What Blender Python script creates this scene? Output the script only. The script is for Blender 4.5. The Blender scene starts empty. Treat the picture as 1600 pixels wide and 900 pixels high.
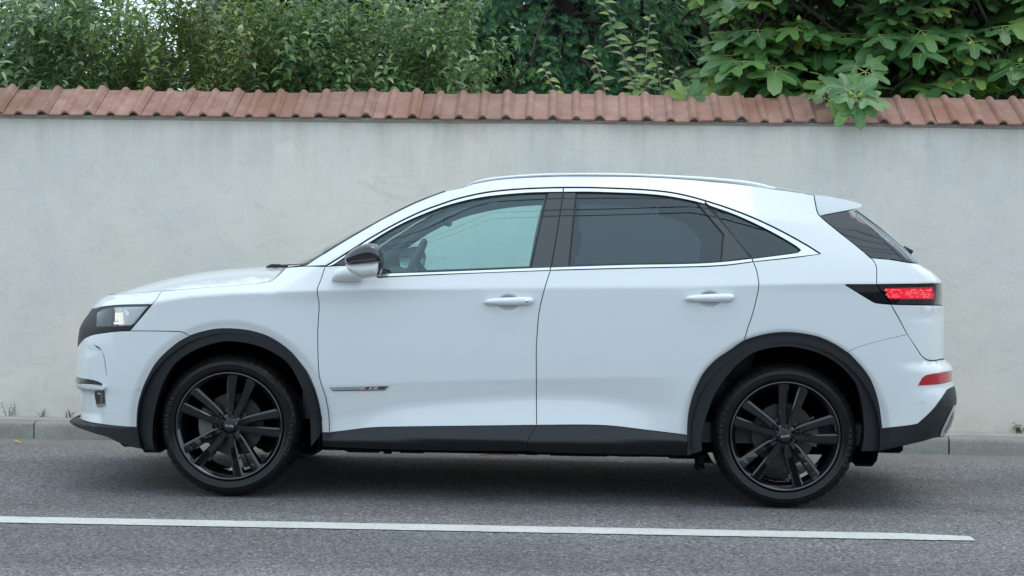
import bpy, math, random
import numpy as np
from mathutils import Vector, Matrix
from mathutils.geometry import delaunay_2d_cdt

random.seed(7)
rng = np.random.default_rng(7)
scene = bpy.context.scene
col = scene.collection

# ------------------------------------------------------------------ camera
CAM_H, FPX = 1.2, 2591.0                      # eye height; focal length in photo pixels (1600 wide)
PSI, TH, RHO = 0.0338, 0.0188, 0.0132         # yaw, pitch down, roll
_f = np.array([-math.sin(PSI)*math.cos(TH), math.cos(PSI)*math.cos(TH), -math.sin(TH)])
_r = np.array([math.cos(PSI), math.sin(PSI), 0.0]); _u = np.cross(_r, _f)
CR = _r*math.cos(RHO) + _u*math.sin(RHO); CU = _u*math.cos(RHO) - _r*math.sin(RHO); CF = _f
CPOS = np.array([0, 0, CAM_H])
cd = bpy.data.cameras.new('camera'); cd.sensor_width = 36.0; cd.lens = 36.0*FPX/1600.0
cd.clip_start = 0.1; cd.clip_end = 2000
cam = bpy.data.objects.new('camera', cd); col.objects.link(cam); scene.camera = cam
m4 = Matrix.Identity(4)
for i in range(3):
    m4[i][0], m4[i][1], m4[i][2], m4[i][3] = CR[i], CU[i], -CF[i], CPOS[i]
cam.matrix_world = m4

# ------------------------------------------------------------------ light
SUN_EL, SUN_AZ = 70.0, 70.0                  # high veiled sun, under thin cloud
world = bpy.data.worlds.new('World'); scene.world = world; world.use_nodes = True
nt = world.node_tree; nt.nodes.clear()
wo = nt.nodes.new('ShaderNodeOutputWorld'); bg = nt.nodes.new('ShaderNodeBackground')
sky = nt.nodes.new('ShaderNodeTexSky'); sky.sky_type = 'NISHITA'; sky.sun_disc = False
sky.sun_elevation = math.radians(SUN_EL); sky.sun_rotation = math.radians(SUN_AZ); sky.dust_density = 2.0
mixw = nt.nodes.new('ShaderNodeMix'); mixw.data_type = 'RGBA'; mixw.inputs['Factor'].default_value = 0.64
mixw.inputs['B'].default_value = (8.6, 10.6, 11.8, 1)      # the even grey white cloud cover
nt.links.new(sky.outputs['Color'], mixw.inputs['A']); nt.links.new(mixw.outputs['Result'], bg.inputs['Color'])
bg.inputs['Strength'].default_value = 0.12; nt.links.new(bg.outputs['Background'], wo.inputs['Surface'])
sd = bpy.data.lights.new('sun', 'SUN'); sd.energy = 0.5; sd.angle = math.radians(40); sd.color = (1, .96, .9)
so = bpy.data.objects.new('sun', sd); col.objects.link(so)
_a, _e = math.radians(SUN_AZ), math.radians(SUN_EL)
_sd = Vector((math.sin(_a)*math.cos(_e), math.cos(_a)*math.cos(_e), math.sin(_e)))
so.rotation_euler = _sd.to_track_quat('Z', 'Y').to_euler(); so.location = (0, 0, 12)
scene.view_settings.view_transform = 'Standard'; scene.view_settings.look = 'None'
scene.view_settings.gamma = 1; scene.view_settings.exposure = 0.5
scene.cycles.max_bounces = 8; scene.cycles.transparent_max_bounces = 24

# ------------------------------------------------------------------ helpers
def ray(px, py): return CF + CR*((px-800)/FPX) - CU*((py-450)/FPX)
def at_y(px, py, Y):
    d = ray(px, py); return CPOS + d*(Y/d[1])
def at_z(px, py, z=0.0):
    d = ray(px, py); return CPOS + d*((z-CAM_H)/d[2])

def tag(o, label=None, cat=None, group=None, kind=None):
    if label: o['label'] = label
    if cat: o['category'] = cat
    if group: o['group'] = group
    if kind: o['kind'] = kind
    return o
def empty(name, loc=(0, 0, 0), rz=0.0, parent=None):
    o = bpy.data.objects.new(name, None); col.objects.link(o); o.location = loc; o.rotation_euler = (0, 0, rz)
    o.empty_display_size = .2
    if parent: o.parent = parent
    return o
def mesh_data(name, V, F, mat, smooth=True, normals=None, fm=None):
    me = bpy.data.meshes.new(name)
    me.from_pydata([tuple(map(float, v)) for v in V], [], [tuple(map(int, f)) for f in F])
    for m in (mat if isinstance(mat, (list, tuple)) else [mat]): me.materials.append(m)
    if fm is not None: me.polygons.foreach_set('material_index', list(map(int, fm)))
    me.polygons.foreach_set('use_smooth', [smooth]*len(me.polygons))
    me.update()
    if normals is not None:
        me.normals_split_custom_set_from_vertices([tuple(map(float, n)) for n in normals])
    return me
def obj(name, me, parent=None):
    o = bpy.data.objects.new(name, me); col.objects.link(o)
    if parent: o.parent = parent
    return o
def mobj(name, V, F, mat, parent=None, smooth=True, normals=None, fm=None):
    return obj(name, mesh_data(name, V, F, mat, smooth, normals, fm), parent)

class MB:
    """collects verts and faces"""
    def __init__(s): s.V = []; s.F = []; s.M = []
    def add(s, V, F, m=0):
        b = len(s.V); s.V += [tuple(v) for v in V]; s.F += [tuple(b+i for i in f) for f in F]; s.M += [m]*len(F)
    def box(s, a, b, m=0, bev=0.0):
        x0, y0, z0 = a; x1, y1, z1 = b
        if bev <= 0:
            V = [(x0,y0,z0),(x1,y0,z0),(x1,y1,z0),(x0,y1,z0),(x0,y0,z1),(x1,y0,z1),(x1,y1,z1),(x0,y1,z1)]
            s.add(V, [(0,3,2,1),(4,5,6,7),(0,1,5,4),(1,2,6,5),(2,3,7,6),(3,0,4,7)], m); return
        V = []
        rings = [(z0, bev), (z0+bev, 0), (z1-bev, 0), (z1, bev)]
        for z, i in rings:
            V += [(x0+i,y0+i,z),(x1-i,y0+i,z),(x1-i,y1-i,z),(x0+i,y1-i,z)]
        F = [(3,2,1,0), (12,13,14,15)]
        for k in range(3):
            for j in range(4): F.append((k*4+j, k*4+(j+1)%4, k*4+4+(j+1)%4, k*4+4+j))
        s.add(V, F, m)
    def tube(s, pts, rad, n=8, m=0, cap=True):
        P = [np.array(p, float) for p in pts]; V = []; k = len(P)
        rr = rad if hasattr(rad, '__len__') else [rad]*k
        up = None
        for i in range(k):
            t = P[min(i+1, k-1)] - P[max(i-1, 0)]; t = t/(np.linalg.norm(t)+1e-9)
            if up is None: up = np.array([0, 0, 1.]) if abs(t[2]) < .9 else np.array([1., 0, 0])
            a = np.cross(t, up); a /= np.linalg.norm(a)+1e-9; b = np.cross(a, t); up = b
            for j in range(n):
                q = 2*math.pi*j/n; V.append(P[i] + (a*math.cos(q) + b*math.sin(q))*rr[i])
        F = [(i*n+j, i*n+(j+1) % n, (i+1)*n+(j+1) % n, (i+1)*n+j) for i in range(k-1) for j in range(n)]
        if cap: F += [tuple(range(n-1, -1, -1)), tuple(range((k-1)*n, k*n))]
        s.add(V, F, m)
    def lathe(s, prof, n=48, c=(0, 0, 0), axis='y', m=0, close=False):
        """prof: (radius, axial)"""
        V = []
        for r, h in prof:
            for j in range(n):
                q = 2*math.pi*j/n
                p = (r*math.cos(q), h, r*math.sin(q)) if axis == 'y' else (r*math.cos(q), r*math.sin(q), h)
                V.append((c[0]+p[0], c[1]+p[1], c[2]+p[2]))
        k = len(prof); F = []
        for i in range(k-1 if not close else k):
            i2 = (i+1) % k
            for j in range(n): F.append((i*n+j, i*n+(j+1) % n, i2*n+(j+1) % n, i2*n+j))
        s.add(V, F, m)
    def build(s, name, mat, parent=None, smooth=True): return mobj(name, s.V, s.F, mat, parent, smooth, None, s.M)
def autosmooth(o, ang=35):
    me = o.data; me.polygons.foreach_set('use_smooth', [True]*len(me.polygons)); me.set_sharp_from_angle(angle=math.radians(ang)); return o

# ------------------------------------------------------------------ materials
def nodemat(name):
    m = bpy.data.materials.new(name); m.use_nodes = True; t = m.node_tree
    return m, t, t.nodes['Principled BSDF']
def simple(name, c, rough=.5, metal=0, coat=0, spec=.5, coat_rough=.03):
    m, t, b = nodemat(name); b.inputs['Base Color'].default_value = (*c, 1); b.inputs['Roughness'].default_value = rough
    b.inputs['Metallic'].default_value = metal; b.inputs['Coat Weight'].default_value = coat
    b.inputs['Coat Roughness'].default_value = coat_rough; b.inputs['Specular IOR Level'].default_value = spec
    return m
def N(t, k, **kw):
    n = t.nodes.new(k)
    for a, v in kw.items():
        if a in n.inputs: n.inputs[a].default_value = v
        else: setattr(n, a, v)
    return n
def ramp(t, src, stops):
    r = t.nodes.new('ShaderNodeValToRGB'); e = r.color_ramp.elements
    while len(e) < len(stops): e.new(.5)
    for i, (p, c) in enumerate(stops): e[i].position = p; e[i].color = (*c, 1) if hasattr(c, '__len__') else (c, c, c, 1)
    t.links.new(src, r.inputs['Fac']); return r
def mixc(t, fac, a, b, mode='MIX'):
    n = t.nodes.new('ShaderNodeMix'); n.data_type = 'RGBA'; n.blend_type = mode
    for k, v in (('Factor', fac), ('A', a), ('B', b)):
        if hasattr(v, 'links'): t.links.new(v, n.inputs[k])
        elif hasattr(v, '__len__'): n.inputs[k].default_value = (*v, 1)
        else: n.inputs[k].default_value = v
    return n.outputs['Result']
def bump(t, b, h, strength=.3, dist=.01):
    n = t.nodes.new('ShaderNodeBump'); n.inputs['Strength'].default_value = strength; n.inputs['Distance'].default_value = dist
    t.links.new(h, n.inputs['Height']); t.links.new(n.outputs['Normal'], b.inputs['Normal'])
def noise(t, scale, detail=4, rough=.55, vec=None, dist=0):
    n = N(t, 'ShaderNodeTexNoise', Scale=scale, Detail=detail, Roughness=rough, Distortion=dist)
    if vec is not None: t.links.new(vec, n.inputs['Vector'])
    return n
def objco(t, scale=None):
    tc = t.nodes.new('ShaderNodeTexCoord')
    if scale is None: return tc.outputs['Object']
    mp = t.nodes.new('ShaderNodeMapping'); mp.inputs['Scale'].default_value = scale
    t.links.new(tc.outputs['Object'], mp.inputs['Vector']); return mp.outputs['Vector']

M = {}
M['white'] = simple('white_paint', (.75, .765, .775), .45, coat=1.0, coat_rough=.02)
M['gloss'] = simple('gloss_black', (.012, .013, .016), .06, coat=1, coat_rough=.01)
M['rim'] = simple('rim_black', (.005, .0055, .007), .07, metal=0, coat=.7, coat_rough=.01, spec=.5)
M['dark'] = simple('dark_void', (.006, .006, .007), .9, spec=.1)
M['inner'] = simple('inner_dark', (.010, .010, .011), .8, spec=.2)
M['seal'] = simple('rubber_seal', (.008, .008, .009), .45)
M['trim'] = simple('satin_trim', (.82, .83, .84), .22, metal=1)
M['chrome'] = simple('chrome', (.85, .86, .87), .08, metal=1)
M['satin'] = simple('satin_chrome', (.80, .81, .82), .38, metal=.85)
M['lightgrey'] = simple('pearl_grey', (.62, .63, .62), .12, metal=.9, coat=.5)
M['pearl'] = simple('pearl_paint', (.62, .62, .60), .3, coat=1)
M['lamp_white'] = simple('lamp_reflector', (.86, .87, .88), .35)
M['badge_band'] = simple('badge_band', (.40, .42, .43), .4)
M['disc'] = simple('brake_disc', (.06, .055, .05), .42, metal=.6)
M['rim_edge'] = simple('rim_edge', (.13, .135, .145), .22, metal=1)
M['caliper'] = simple('caliper_iron', (.16, .15, .14), .55, metal=.4)
M['red'] = simple('red_reflector', (.45, .004, .012), .12, coat=1)
M['badge_red'] = simple('badge_red', (.32, .01, .05), .3)
M['carbon'] = simple('carbon_grey', (.05, .05, .05), .35)
M['letter'] = simple('silver_letter', (.75, .76, .77), .3, metal=.6)
M['tyre_letter'] = simple('tyre_letter', (.028, .028, .03), .4)
M['interior'] = simple('interior_trim', (.06, .065, .07), .6)
M['pillar_trim'] = simple('pale_pillar_trim', (.26, .27, .27), .8)
M['liner'] = simple('headliner', (.25, .25, .25), .8)
def plastic():
    m, t, b = nodemat('matte_black_plastic'); n = noise(t, 900, 2)
    b.inputs['Base Color'].default_value = (.012, .0135, .016, 1); b.inputs['Roughness'].default_value = .46; b.inputs['Specular IOR Level'].default_value = .42
    bump(t, b, n.outputs['Fac'], .12, .002); return m
M['plastic'] = plastic()
def rubber():
    m, t, b = nodemat('tyre_rubber'); n = noise(t, 14, 5); r = ramp(t, n.outputs['Fac'], [(.3, .004), (.75, .010)])
    t.links.new(r.outputs['Color'], b.inputs['Base Color']); b.inputs['Roughness'].default_value = .24; b.inputs['Specular IOR Level'].default_value = .30
    n2 = noise(t, 300, 2); bump(t, b, n2.outputs['Fac'], .08, .002); return m
M['rubber'] = rubber()
def glass(name, tint, rough=0.0, sheen=(1, 1, 1), k=1.7):
    m = bpy.data.materials.new(name); m.use_nodes = True; t = m.node_tree; t.nodes.clear()
    o = t.nodes.new('ShaderNodeOutputMaterial'); tr = N(t, 'ShaderNodeBsdfTransparent', Color=(*tint, 1))
    gl = N(t, 'ShaderNodeBsdfGlossy', Color=(*sheen, 1), Roughness=rough); fr = N(t, 'ShaderNodeFresnel', IOR=1.56)
    mu = N(t, 'ShaderNodeMath', operation='MULTIPLY'); mu.inputs[1].default_value = k
    mu.use_clamp = True
    mx = t.nodes.new('ShaderNodeMixShader')
    t.links.new(fr.outputs['Fac'], mu.inputs[0]); t.links.new(mu.outputs[0], mx.inputs['Fac'])
    t.links.new(tr.outputs[0], mx.inputs[1]); t.links.new(gl.outputs[0], mx.inputs[2]); t.links.new(mx.outputs[0], o.inputs['Surface'])
    return m
M['glass_front'] = glass('clear_green_glass', (.70, .93, .925), 0, (.78, .97, 1), 2.0)
M['glass_screen'] = glass('windscreen_glass', (.84, .88, .84))
M['glass_rear'] = glass('privacy_glass', (.17, .235, .25), 0, (.85, .95, 1), 1.7)
M['glass_lamp'] = glass('lamp_lens', (.93, .94, .95))
def emis(name, c, s):
    m, t, b = nodemat(name); b.inputs['Base Color'].default_value = (*[v*.3 for v in c], 1); b.inputs['Roughness'].default_value = .2
    b.inputs['Emission Color'].default_value = (*c, 1); b.inputs['Emission Strength'].default_value = s; return m
M['tail_hot'] = emis('tail_glow_bright', (1, .11, .15), .85)
M['tail_mid'] = emis('tail_glow_mid', (1, .03, .07), .62)
M['tail_base'] = emis('tail_glow_base', (1, .01, .035), .28)
M['led'] = emis('running_light', (1, 1, .88), .55)

def asphalt():
    m, t, b = nodemat('asphalt'); co = objco(t)
    n1 = noise(t, 130, 3, .7, co); n2 = noise(t, 45, 4, .65, co); n3 = noise(t, 1.3, 5, .6, co); v = N(t, 'ShaderNodeTexVoronoi', Scale=95)
    t.links.new(co, v.inputs['Vector'])
    stone = ramp(t, v.outputs['Color'], [(0, .045), (.45, .125), (.8, .20), (1, .34)])
    g = ramp(t, n1.outputs['Fac'], [(.32, .45), (.66, 1.35)])
    c = mixc(t, 1.0, stone.outputs['Color'], g.outputs['Color'], 'MULTIPLY')
    p = ramp(t, n2.outputs['Fac'], [(.3, .75), (.7, 1.25)]); c = mixc(t, 1.0, c, p.outputs['Color'], 'MULTIPLY')
    p3 = ramp(t, n3.outputs['Fac'], [(.3, .86), (.7, 1.12)]); c = mixc(t, 1.0, c, p3.outputs['Color'], 'MULTIPLY')
    c = mixc(t, 1.0, c, (1.19, 1.135, 1.125), 'MULTIPLY')
    # polished wheel tracks along the lane, old oil drips, a few hairline cracks
    nt_ = noise(t, .8, 3, .5, objco(t, (.12, 1.6, 1))); rt = ramp(t, nt_.outputs['Fac'], [(.38, .82), (.62, 1.14)]); c = mixc(t, 1.0, c, rt.outputs['Color'], 'MULTIPLY')
    no = noise(t, 2.6, 4, .6, objco(t, (.5, 1, 1)), .4); ro = ramp(t, no.outputs['Fac'], [(.66, 1), (.76, .55)]); c = mixc(t, 1.0, c, ro.outputs['Color'], 'MULTIPLY')
    wv = noise(t, 1.6, 4, .6, co); va = N(t, 'ShaderNodeVectorMath', operation='ADD'); t.links.new(co, va.inputs[0]); sc = N(t, 'ShaderNodeVectorMath', operation='SCALE'); sc.inputs['Scale'].default_value = .9
    t.links.new(wv.outputs['Color'], sc.inputs[0]); t.links.new(sc.outputs[0], va.inputs[1])
    vc = N(t, 'ShaderNodeTexVoronoi', Scale=.55, feature='DISTANCE_TO_EDGE'); t.links.new(va.outputs[0], vc.inputs['Vector'])
    rc = ramp(t, vc.outputs['Distance'], [(.0, .45), (.0035, 1)]); c = mixc(t, .6, c, rc.outputs['Color'], 'MULTIPLY')
    # wind-blown dust gathered along the kerb, its colour lifted to brighten the lit strip
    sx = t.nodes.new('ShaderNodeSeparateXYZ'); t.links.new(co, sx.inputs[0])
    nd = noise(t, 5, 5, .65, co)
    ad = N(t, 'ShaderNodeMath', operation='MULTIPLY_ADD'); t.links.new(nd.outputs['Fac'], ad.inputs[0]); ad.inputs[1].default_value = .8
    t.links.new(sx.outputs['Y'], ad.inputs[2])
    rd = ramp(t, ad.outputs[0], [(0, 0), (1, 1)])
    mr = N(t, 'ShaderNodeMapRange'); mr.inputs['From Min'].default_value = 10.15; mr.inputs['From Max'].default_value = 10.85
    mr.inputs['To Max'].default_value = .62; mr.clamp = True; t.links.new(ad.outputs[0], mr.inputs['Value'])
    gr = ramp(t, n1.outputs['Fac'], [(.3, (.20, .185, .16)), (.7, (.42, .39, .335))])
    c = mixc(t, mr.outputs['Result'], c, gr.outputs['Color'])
    t.links.new(c, b.inputs['Base Color']); b.inputs['Roughness'].default_value = .8; b.inputs['Specular IOR Level'].default_value = .35
    hs = mixc(t, .5, v.outputs['Distance'], n1.outputs['Fac']); bump(t, b, hs, .7, .008); return m
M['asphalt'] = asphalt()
def paintline():
    m, t, b = nodemat('road_paint'); co = objco(t); n = noise(t, 60, 4, .7, co); n2 = noise(t, 3, 4, .6, co)
    r = ramp(t, n.outputs['Fac'], [(.28, .30), (.42, .55), (.7, .66)]); r2 = ramp(t, n2.outputs['Fac'], [(.3, .88), (.7, 1.05)])
    c = mixc(t, 1, r.outputs['Color'], r2.outputs['Color'], 'MULTIPLY'); c = mixc(t, 1, c, (1, .975, .91), 'MULTIPLY')
    # worn end: grains of asphalt show where the stripe runs out
    sx = t.nodes.new('ShaderNodeSeparateXYZ'); t.links.new(co, sx.inputs[0])
    mr = N(t, 'ShaderNodeMapRange'); mr.inputs['From Min'].default_value = 1.78; mr.inputs['From Max'].default_value = 2.06
    mr.inputs['To Min'].default_value = 0; mr.inputs['To Max'].default_value = .52; t.links.new(sx.outputs['X'], mr.inputs['Value'])
    n3 = noise(t, 40, 5, .75, co); lt = N(t, 'ShaderNodeMath', operation='LESS_THAN'); ad = N(t, 'ShaderNodeMath', operation='ADD')
    ad.inputs[1].default_value = .12
    t.links.new(mr.outputs[0], ad.inputs[0]); t.links.new(n3.outputs['Fac'], lt.inputs[0]); t.links.new(ad.outputs[0], lt.inputs[1])
    c = mixc(t, lt.outputs[0], c, (.09, .09, .093))
    t.links.new(c, b.inputs['Base Color']); b.inputs['Roughness'].default_value = .7; bump(t, b, n.outputs['Fac'], .4, .003); return m
M['line'] = paintline()
def plaster():
    m, t, b = nodemat('rendered_plaster'); co = objco(t)
    n1 = noise(t, .9, 6, .62, co, .6); n2 = noise(t, 4.5, 6, .65, co, .4); n3 = noise(t, 38, 4, .6, co); n4 = noise(t, 2.2, 8, .72, objco(t, (1, 1, 2.6)), 1.2)
    c = ramp(t, n1.outputs['Fac'], [(.36, (.735, .70, .65)), (.5, (.795, .74, .67)), (.62, (.825, .75, .655))]).outputs['Color']
    r2 = ramp(t, n2.outputs['Fac'], [(.3, .95), (.55, 1.0), (.75, 1.03)]); c = mixc(t, 1, c, r2.outputs['Color'], 'MULTIPLY')
    r4 = ramp(t, n4.outputs['Fac'], [(.57, (1, 1, 1)), (.70, (.80, .78, .73))]); c = mixc(t, .45, c, r4.outputs['Color'], 'MULTIPLY')
    r3 = ramp(t, n3.outputs['Fac'], [(.25, .96), (.7, 1.025)]); c = mixc(t, 1, c, r3.outputs['Color'], 'MULTIPLY')
    vw = noise(t, 2.1, 4, .6, co); vs = N(t, 'ShaderNodeVectorMath', operation='ADD'); t.links.new(co, vs.inputs[0]); t.links.new(vw.outputs['Color'], vs.inputs[1])
    vk = N(t, 'ShaderNodeTexVoronoi', Scale=.7, feature='DISTANCE_TO_EDGE'); t.links.new(vs.outputs[0], vk.inputs['Vector'])
    rk = ramp(t, vk.outputs['Distance'], [(0, .72), (.0028, 1)]); c = mixc(t, .18, c, rk.outputs['Color'], 'MULTIPLY')
    n6 = noise(t, 3.2, 5, .7, objco(t, (.6, 1, 1.6)), 2.5); r6 = ramp(t, n6.outputs['Fac'], [(.60, (1, 1, 1)), (.66, (.86, .84, .80)), (.70, (1, 1, 1))]); c = mixc(t, .4, c, r6.outputs['Color'], 'MULTIPLY')
    # rain streaks under the eave, splash zone at the foot
    sx = t.nodes.new('ShaderNodeSeparateXYZ'); t.links.new(co, sx.inputs[0])
    ns = noise(t, 7, 5, .7, objco(t, (1, 1, .12)))
    m1 = N(t, 'ShaderNodeMapRange'); m1.inputs['From Min'].default_value = 1.55; m1.inputs['From Max'].default_value = 2.1; t.links.new(sx.outputs['Z'], m1.inputs['Value'])
    mu = N(t, 'ShaderNodeMath', operation='MULTIPLY'); t.links.new(m1.outputs[0], mu.inputs[0])
    rs = ramp(t, ns.outputs['Fac'], [(.42, 0), (.7, .55)]); t.links.new(rs.outputs['Color'], mu.inputs[1])
    c = mixc(t, mu.outputs[0], c, (.50, .47, .40))
    m2 = N(t, 'ShaderNodeMapRange'); m2.inputs['From Min'].default_value = .33; m2.inputs['From Max'].default_value = .11; t.links.new(sx.outputs['Z'], m2.inputs['Value'])
    mu2 = N(t, 'ShaderNodeMath', operation='MULTIPLY'); t.links.new(m2.outputs[0], mu2.inputs[0]); rs2 = ramp(t, n2.outputs['Fac'], [(.35, 0), (.65, .6)])
    t.links.new(rs2.outputs['Color'], mu2.inputs[1]); c = mixc(t, mu2.outputs[0], c, (.52, .47, .38))
    t.links.new(c, b.inputs['Base Color']); b.inputs['Roughness'].default_value = .9; b.inputs['Specular IOR Level'].default_value = .2
    h = mixc(t, .5, n2.outputs['Fac'], n3.outputs['Fac']); bump(t, b, h, .28, .015); return m
M['plaster'] = plaster()
def concrete(name, a, c2, sc=6):
    m, t, b = nodemat(name); tc = t.nodes.new('ShaderNodeTexCoord'); oi = t.nodes.new('ShaderNodeObjectInfo')
    va = N(t, 'ShaderNodeVectorMath', operation='ADD'); t.links.new(tc.outputs['Object'], va.inputs[0]); t.links.new(oi.outputs['Location'], va.inputs[1])
    n1 = noise(t, sc, 6, .65, va.outputs[0], .5); n2 = noise(t, 70, 4, .6, va.outputs[0])
    c = ramp(t, n1.outputs['Fac'], [(.3, a), (.7, c2)]).outputs['Color']
    r = ramp(t, n2.outputs['Fac'], [(.3, .82), (.7, 1.12)]); c = mixc(t, 1, c, r.outputs['Color'], 'MULTIPLY')
    t.links.new(c, b.inputs['Base Color']); b.inputs['Roughness'].default_value = .88; bump(t, b, n2.outputs['Fac'], .35, .006); return m
M['kerb'] = concrete('kerb_concrete', (.26, .25, .225), (.36, .345, .31))
M['strip'] = concrete('strip_concrete', (.40, .36, .31), (.54, .49, .43))
def tilemat():
    m, t, b = nodemat('clay_tile'); tc = t.nodes.new('ShaderNodeTexCoord'); oi = t.nodes.new('ShaderNodeObjectInfo')
    va = N(t, 'ShaderNodeVectorMath', operation='ADD'); t.links.new(tc.outputs['Object'], va.inputs[0]); t.links.new(oi.outputs['Location'], va.inputs[1])
    n1 = noise(t, 9, 6, .65, va.outputs[0]); n2 = noise(t, 120, 3, .6, va.outputs[0]); n3 = noise(t, 1.4, 3, .5, va.outputs[0])
    c = ramp(t, n1.outputs['Fac'], [(.3, (.265, .132, .100)), (.6, (.355, .198, .155)), (.8, (.42, .275, .222))]).outputs['Color']
    rust = ramp(t, n3.outputs['Fac'], [(.48, 0), (.64, .8)]); c = mixc(t, rust.outputs['Color'], c, (.235, .108, .058))
    n5 = noise(t, 30, 5, .7, va.outputs[0]); li = ramp(t, n5.outputs['Fac'], [(.62, 0), (.72, .6)]); c = mixc(t, li.outputs['Color'], c, (.34, .30, .25))
    rr = ramp(t, oi.outputs['Random'], [(0, .86), (1, 1.12)]); c = mixc(t, 1, c, rr.outputs['Color'], 'MULTIPLY')
    r = ramp(t, n2.outputs['Fac'], [(.3, .85), (.7, 1.12)]); c = mixc(t, 1, c, r.outputs['Color'], 'MULTIPLY')
    t.links.new(c, b.inputs['Base Color']); b.inputs['Roughness'].default_value = .75; bump(t, b, n2.outputs['Fac'], .4, .004); return m
M['tile'] = tilemat()
M['mortar'] = concrete('mortar', (.36, .34, .31), (.52, .49, .45))
M['soil'] = concrete('garden_soil', (.035, .045, .02), (.07, .09, .035), 2)
def bark(name, a, c2):
    m, t, b = nodemat(name); n = noise(t, 12, 6, .7, objco(t, (1, 1, .25))); c = ramp(t, n.outputs['Fac'], [(.3, a), (.7, c2)])
    t.links.new(c.outputs['Color'], b.inputs['Base Color']); b.inputs['Roughness'].default_value = .9; bump(t, b, n.outputs['Fac'], .6, .02); return m
M['bark'] = bark('grey_bark', (.07, .06, .05), (.17, .15, .13))
M['bark_dark'] = bark('dark_bark', (.025, .02, .017), (.07, .055, .045))
M['twig'] = bark('pale_twig', (.16, .14, .11), (.28, .25, .20))
def leafmat(name, stops, under, rough=.36, trans=.38, coat=0.0):
    """stops: colours over a per-leaf random number (a 'tint' attribute on joined foliage, the object random on single leaves)"""
    m = bpy.data.materials.new(name); m.use_nodes = True; t = m.node_tree; b = t.nodes['Principled BSDF']; o = t.nodes['Material Output']
    at = N(t, 'ShaderNodeAttribute', attribute_name='tint'); oi = t.nodes.new('ShaderNodeObjectInfo')
    ad = N(t, 'ShaderNodeMath', operation='ADD'); fr = N(t, 'ShaderNodeMath', operation='FRACT')
    t.links.new(at.outputs['Fac'], ad.inputs[0]); t.links.new(oi.outputs['Random'], ad.inputs[1]); t.links.new(ad.outputs[0], fr.inputs[0])
    c = ramp(t, fr.outputs[0], stops).outputs['Color']
    n = noise(t, 25, 3, .6, objco(t)); r = ramp(t, n.outputs['Fac'], [(.3, .8), (.7, 1.2)]); c = mixc(t, 1, c, r.outputs['Color'], 'MULTIPLY')
    ge = t.nodes.new('ShaderNodeNewGeometry'); c = mixc(t, ge.outputs['Backfacing'], c, mixc(t, .6, c, under))
    t.links.new(c, b.inputs['Base Color']); b.inputs['Roughness'].default_value = rough; b.inputs['Specular IOR Level'].default_value = .75
    tl = t.nodes.new('ShaderNodeBsdfTranslucent'); t.links.new(mixc(t, 1, c, (1.15, 1.35, .65), 'MULTIPLY'), tl.inputs['Color'])
    mx = N(t, 'ShaderNodeMixShader', Fac=trans); t.links.new(b.outputs[0], mx.inputs[1]); t.links.new(tl.outputs[0], mx.inputs[2])
    t.links.new(mx.outputs[0], o.inputs['Surface']); return m
M['leaf_a'] = leafmat('leaf_grey_green', [(0, (0.059, 0.122, 0.053)), (.45, (0.126, 0.231, 0.091)), (.75, (0.242, 0.359, 0.152)), (.93, (0.434, 0.500, 0.265)), (1, (0.500, 0.500, 0.341))], (.22, .27, .19))
M['leaf_b'] = leafmat('leaf_olive', [(0, (0.062, 0.120, 0.028)), (.5, (0.140, 0.224, 0.048)), (.8, (0.273, 0.360, 0.083)), (.96, (0.445, 0.500, 0.140)), (1, (0.330, 0.193, 0.051))], (.16, .20, .08))
M['leaf_c'] = leafmat('leaf_mid_green', [(0, (0.051, 0.112, 0.041)), (.45, (0.110, 0.216, 0.070)), (.75, (0.210, 0.344, 0.114)), (.93, (0.403, 0.500, 0.206)), (1, (0.499, 0.500, 0.278))], (.19, .25, .16))
M['leaf_y'] = leafmat('leaf_young_yellow', [(0, (.22, .29, .07)), (.5, (.34, .41, .09)), (1, (.44, .45, .10))], (.25, .30, .14))
M['leaf_s'] = leafmat('leaf_shoot', [(0, (0.127, 0.218, 0.060)), (.5, (0.207, 0.310, 0.090)), (1, (0.299, 0.380, 0.100))], (.24, .28, .19))
M['leaf_f'] = leafmat('fig_leaf', [(0, (0.067, 0.168, 0.052)), (.5, (0.104, 0.246, 0.078)), (.85, (0.177, 0.334, 0.091)), (1, (0.356, 0.450, 0.091))], (.10, .155, .075), rough=.38)
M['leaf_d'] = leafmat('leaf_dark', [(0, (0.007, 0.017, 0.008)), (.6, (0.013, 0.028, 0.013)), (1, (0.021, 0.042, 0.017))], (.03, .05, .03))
M['vein'] = simple('fig_vein', (.24, .31, .12), .5)
M['petiole'] = simple('fig_stalk', (.46, .50, .13), .45)
M['figfruit'] = simple('green_fig', (.20, .33, .07), .45)
M['needle'] = leafmat('spruce_needle', [(0, (0.045, 0.137, 0.071)), (.5, (0.079, 0.213, 0.105)), (.8, (0.133, 0.304, 0.129)), (1, (0.247, 0.450, 0.125))], (.04, .08, .05), rough=.5, trans=.1)
M['needle_y'] = leafmat('spruce_tip', [(0, (0.086, 0.206, 0.068)), (1, (0.172, 0.326, 0.095))], (.08, .14, .06), rough=.5, trans=.1)
M['weed'] = leafmat('weed_leaf', [(0, (.06, .11, .04)), (1, (.12, .18, .07))], (.12, .16, .08))
M['fallen'] = simple('fallen_leaf', (.52, .36, .07), .6)
M['fallen_o'] = simple('fallen_leaf_orange', (.48, .22, .06), .6)

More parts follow.
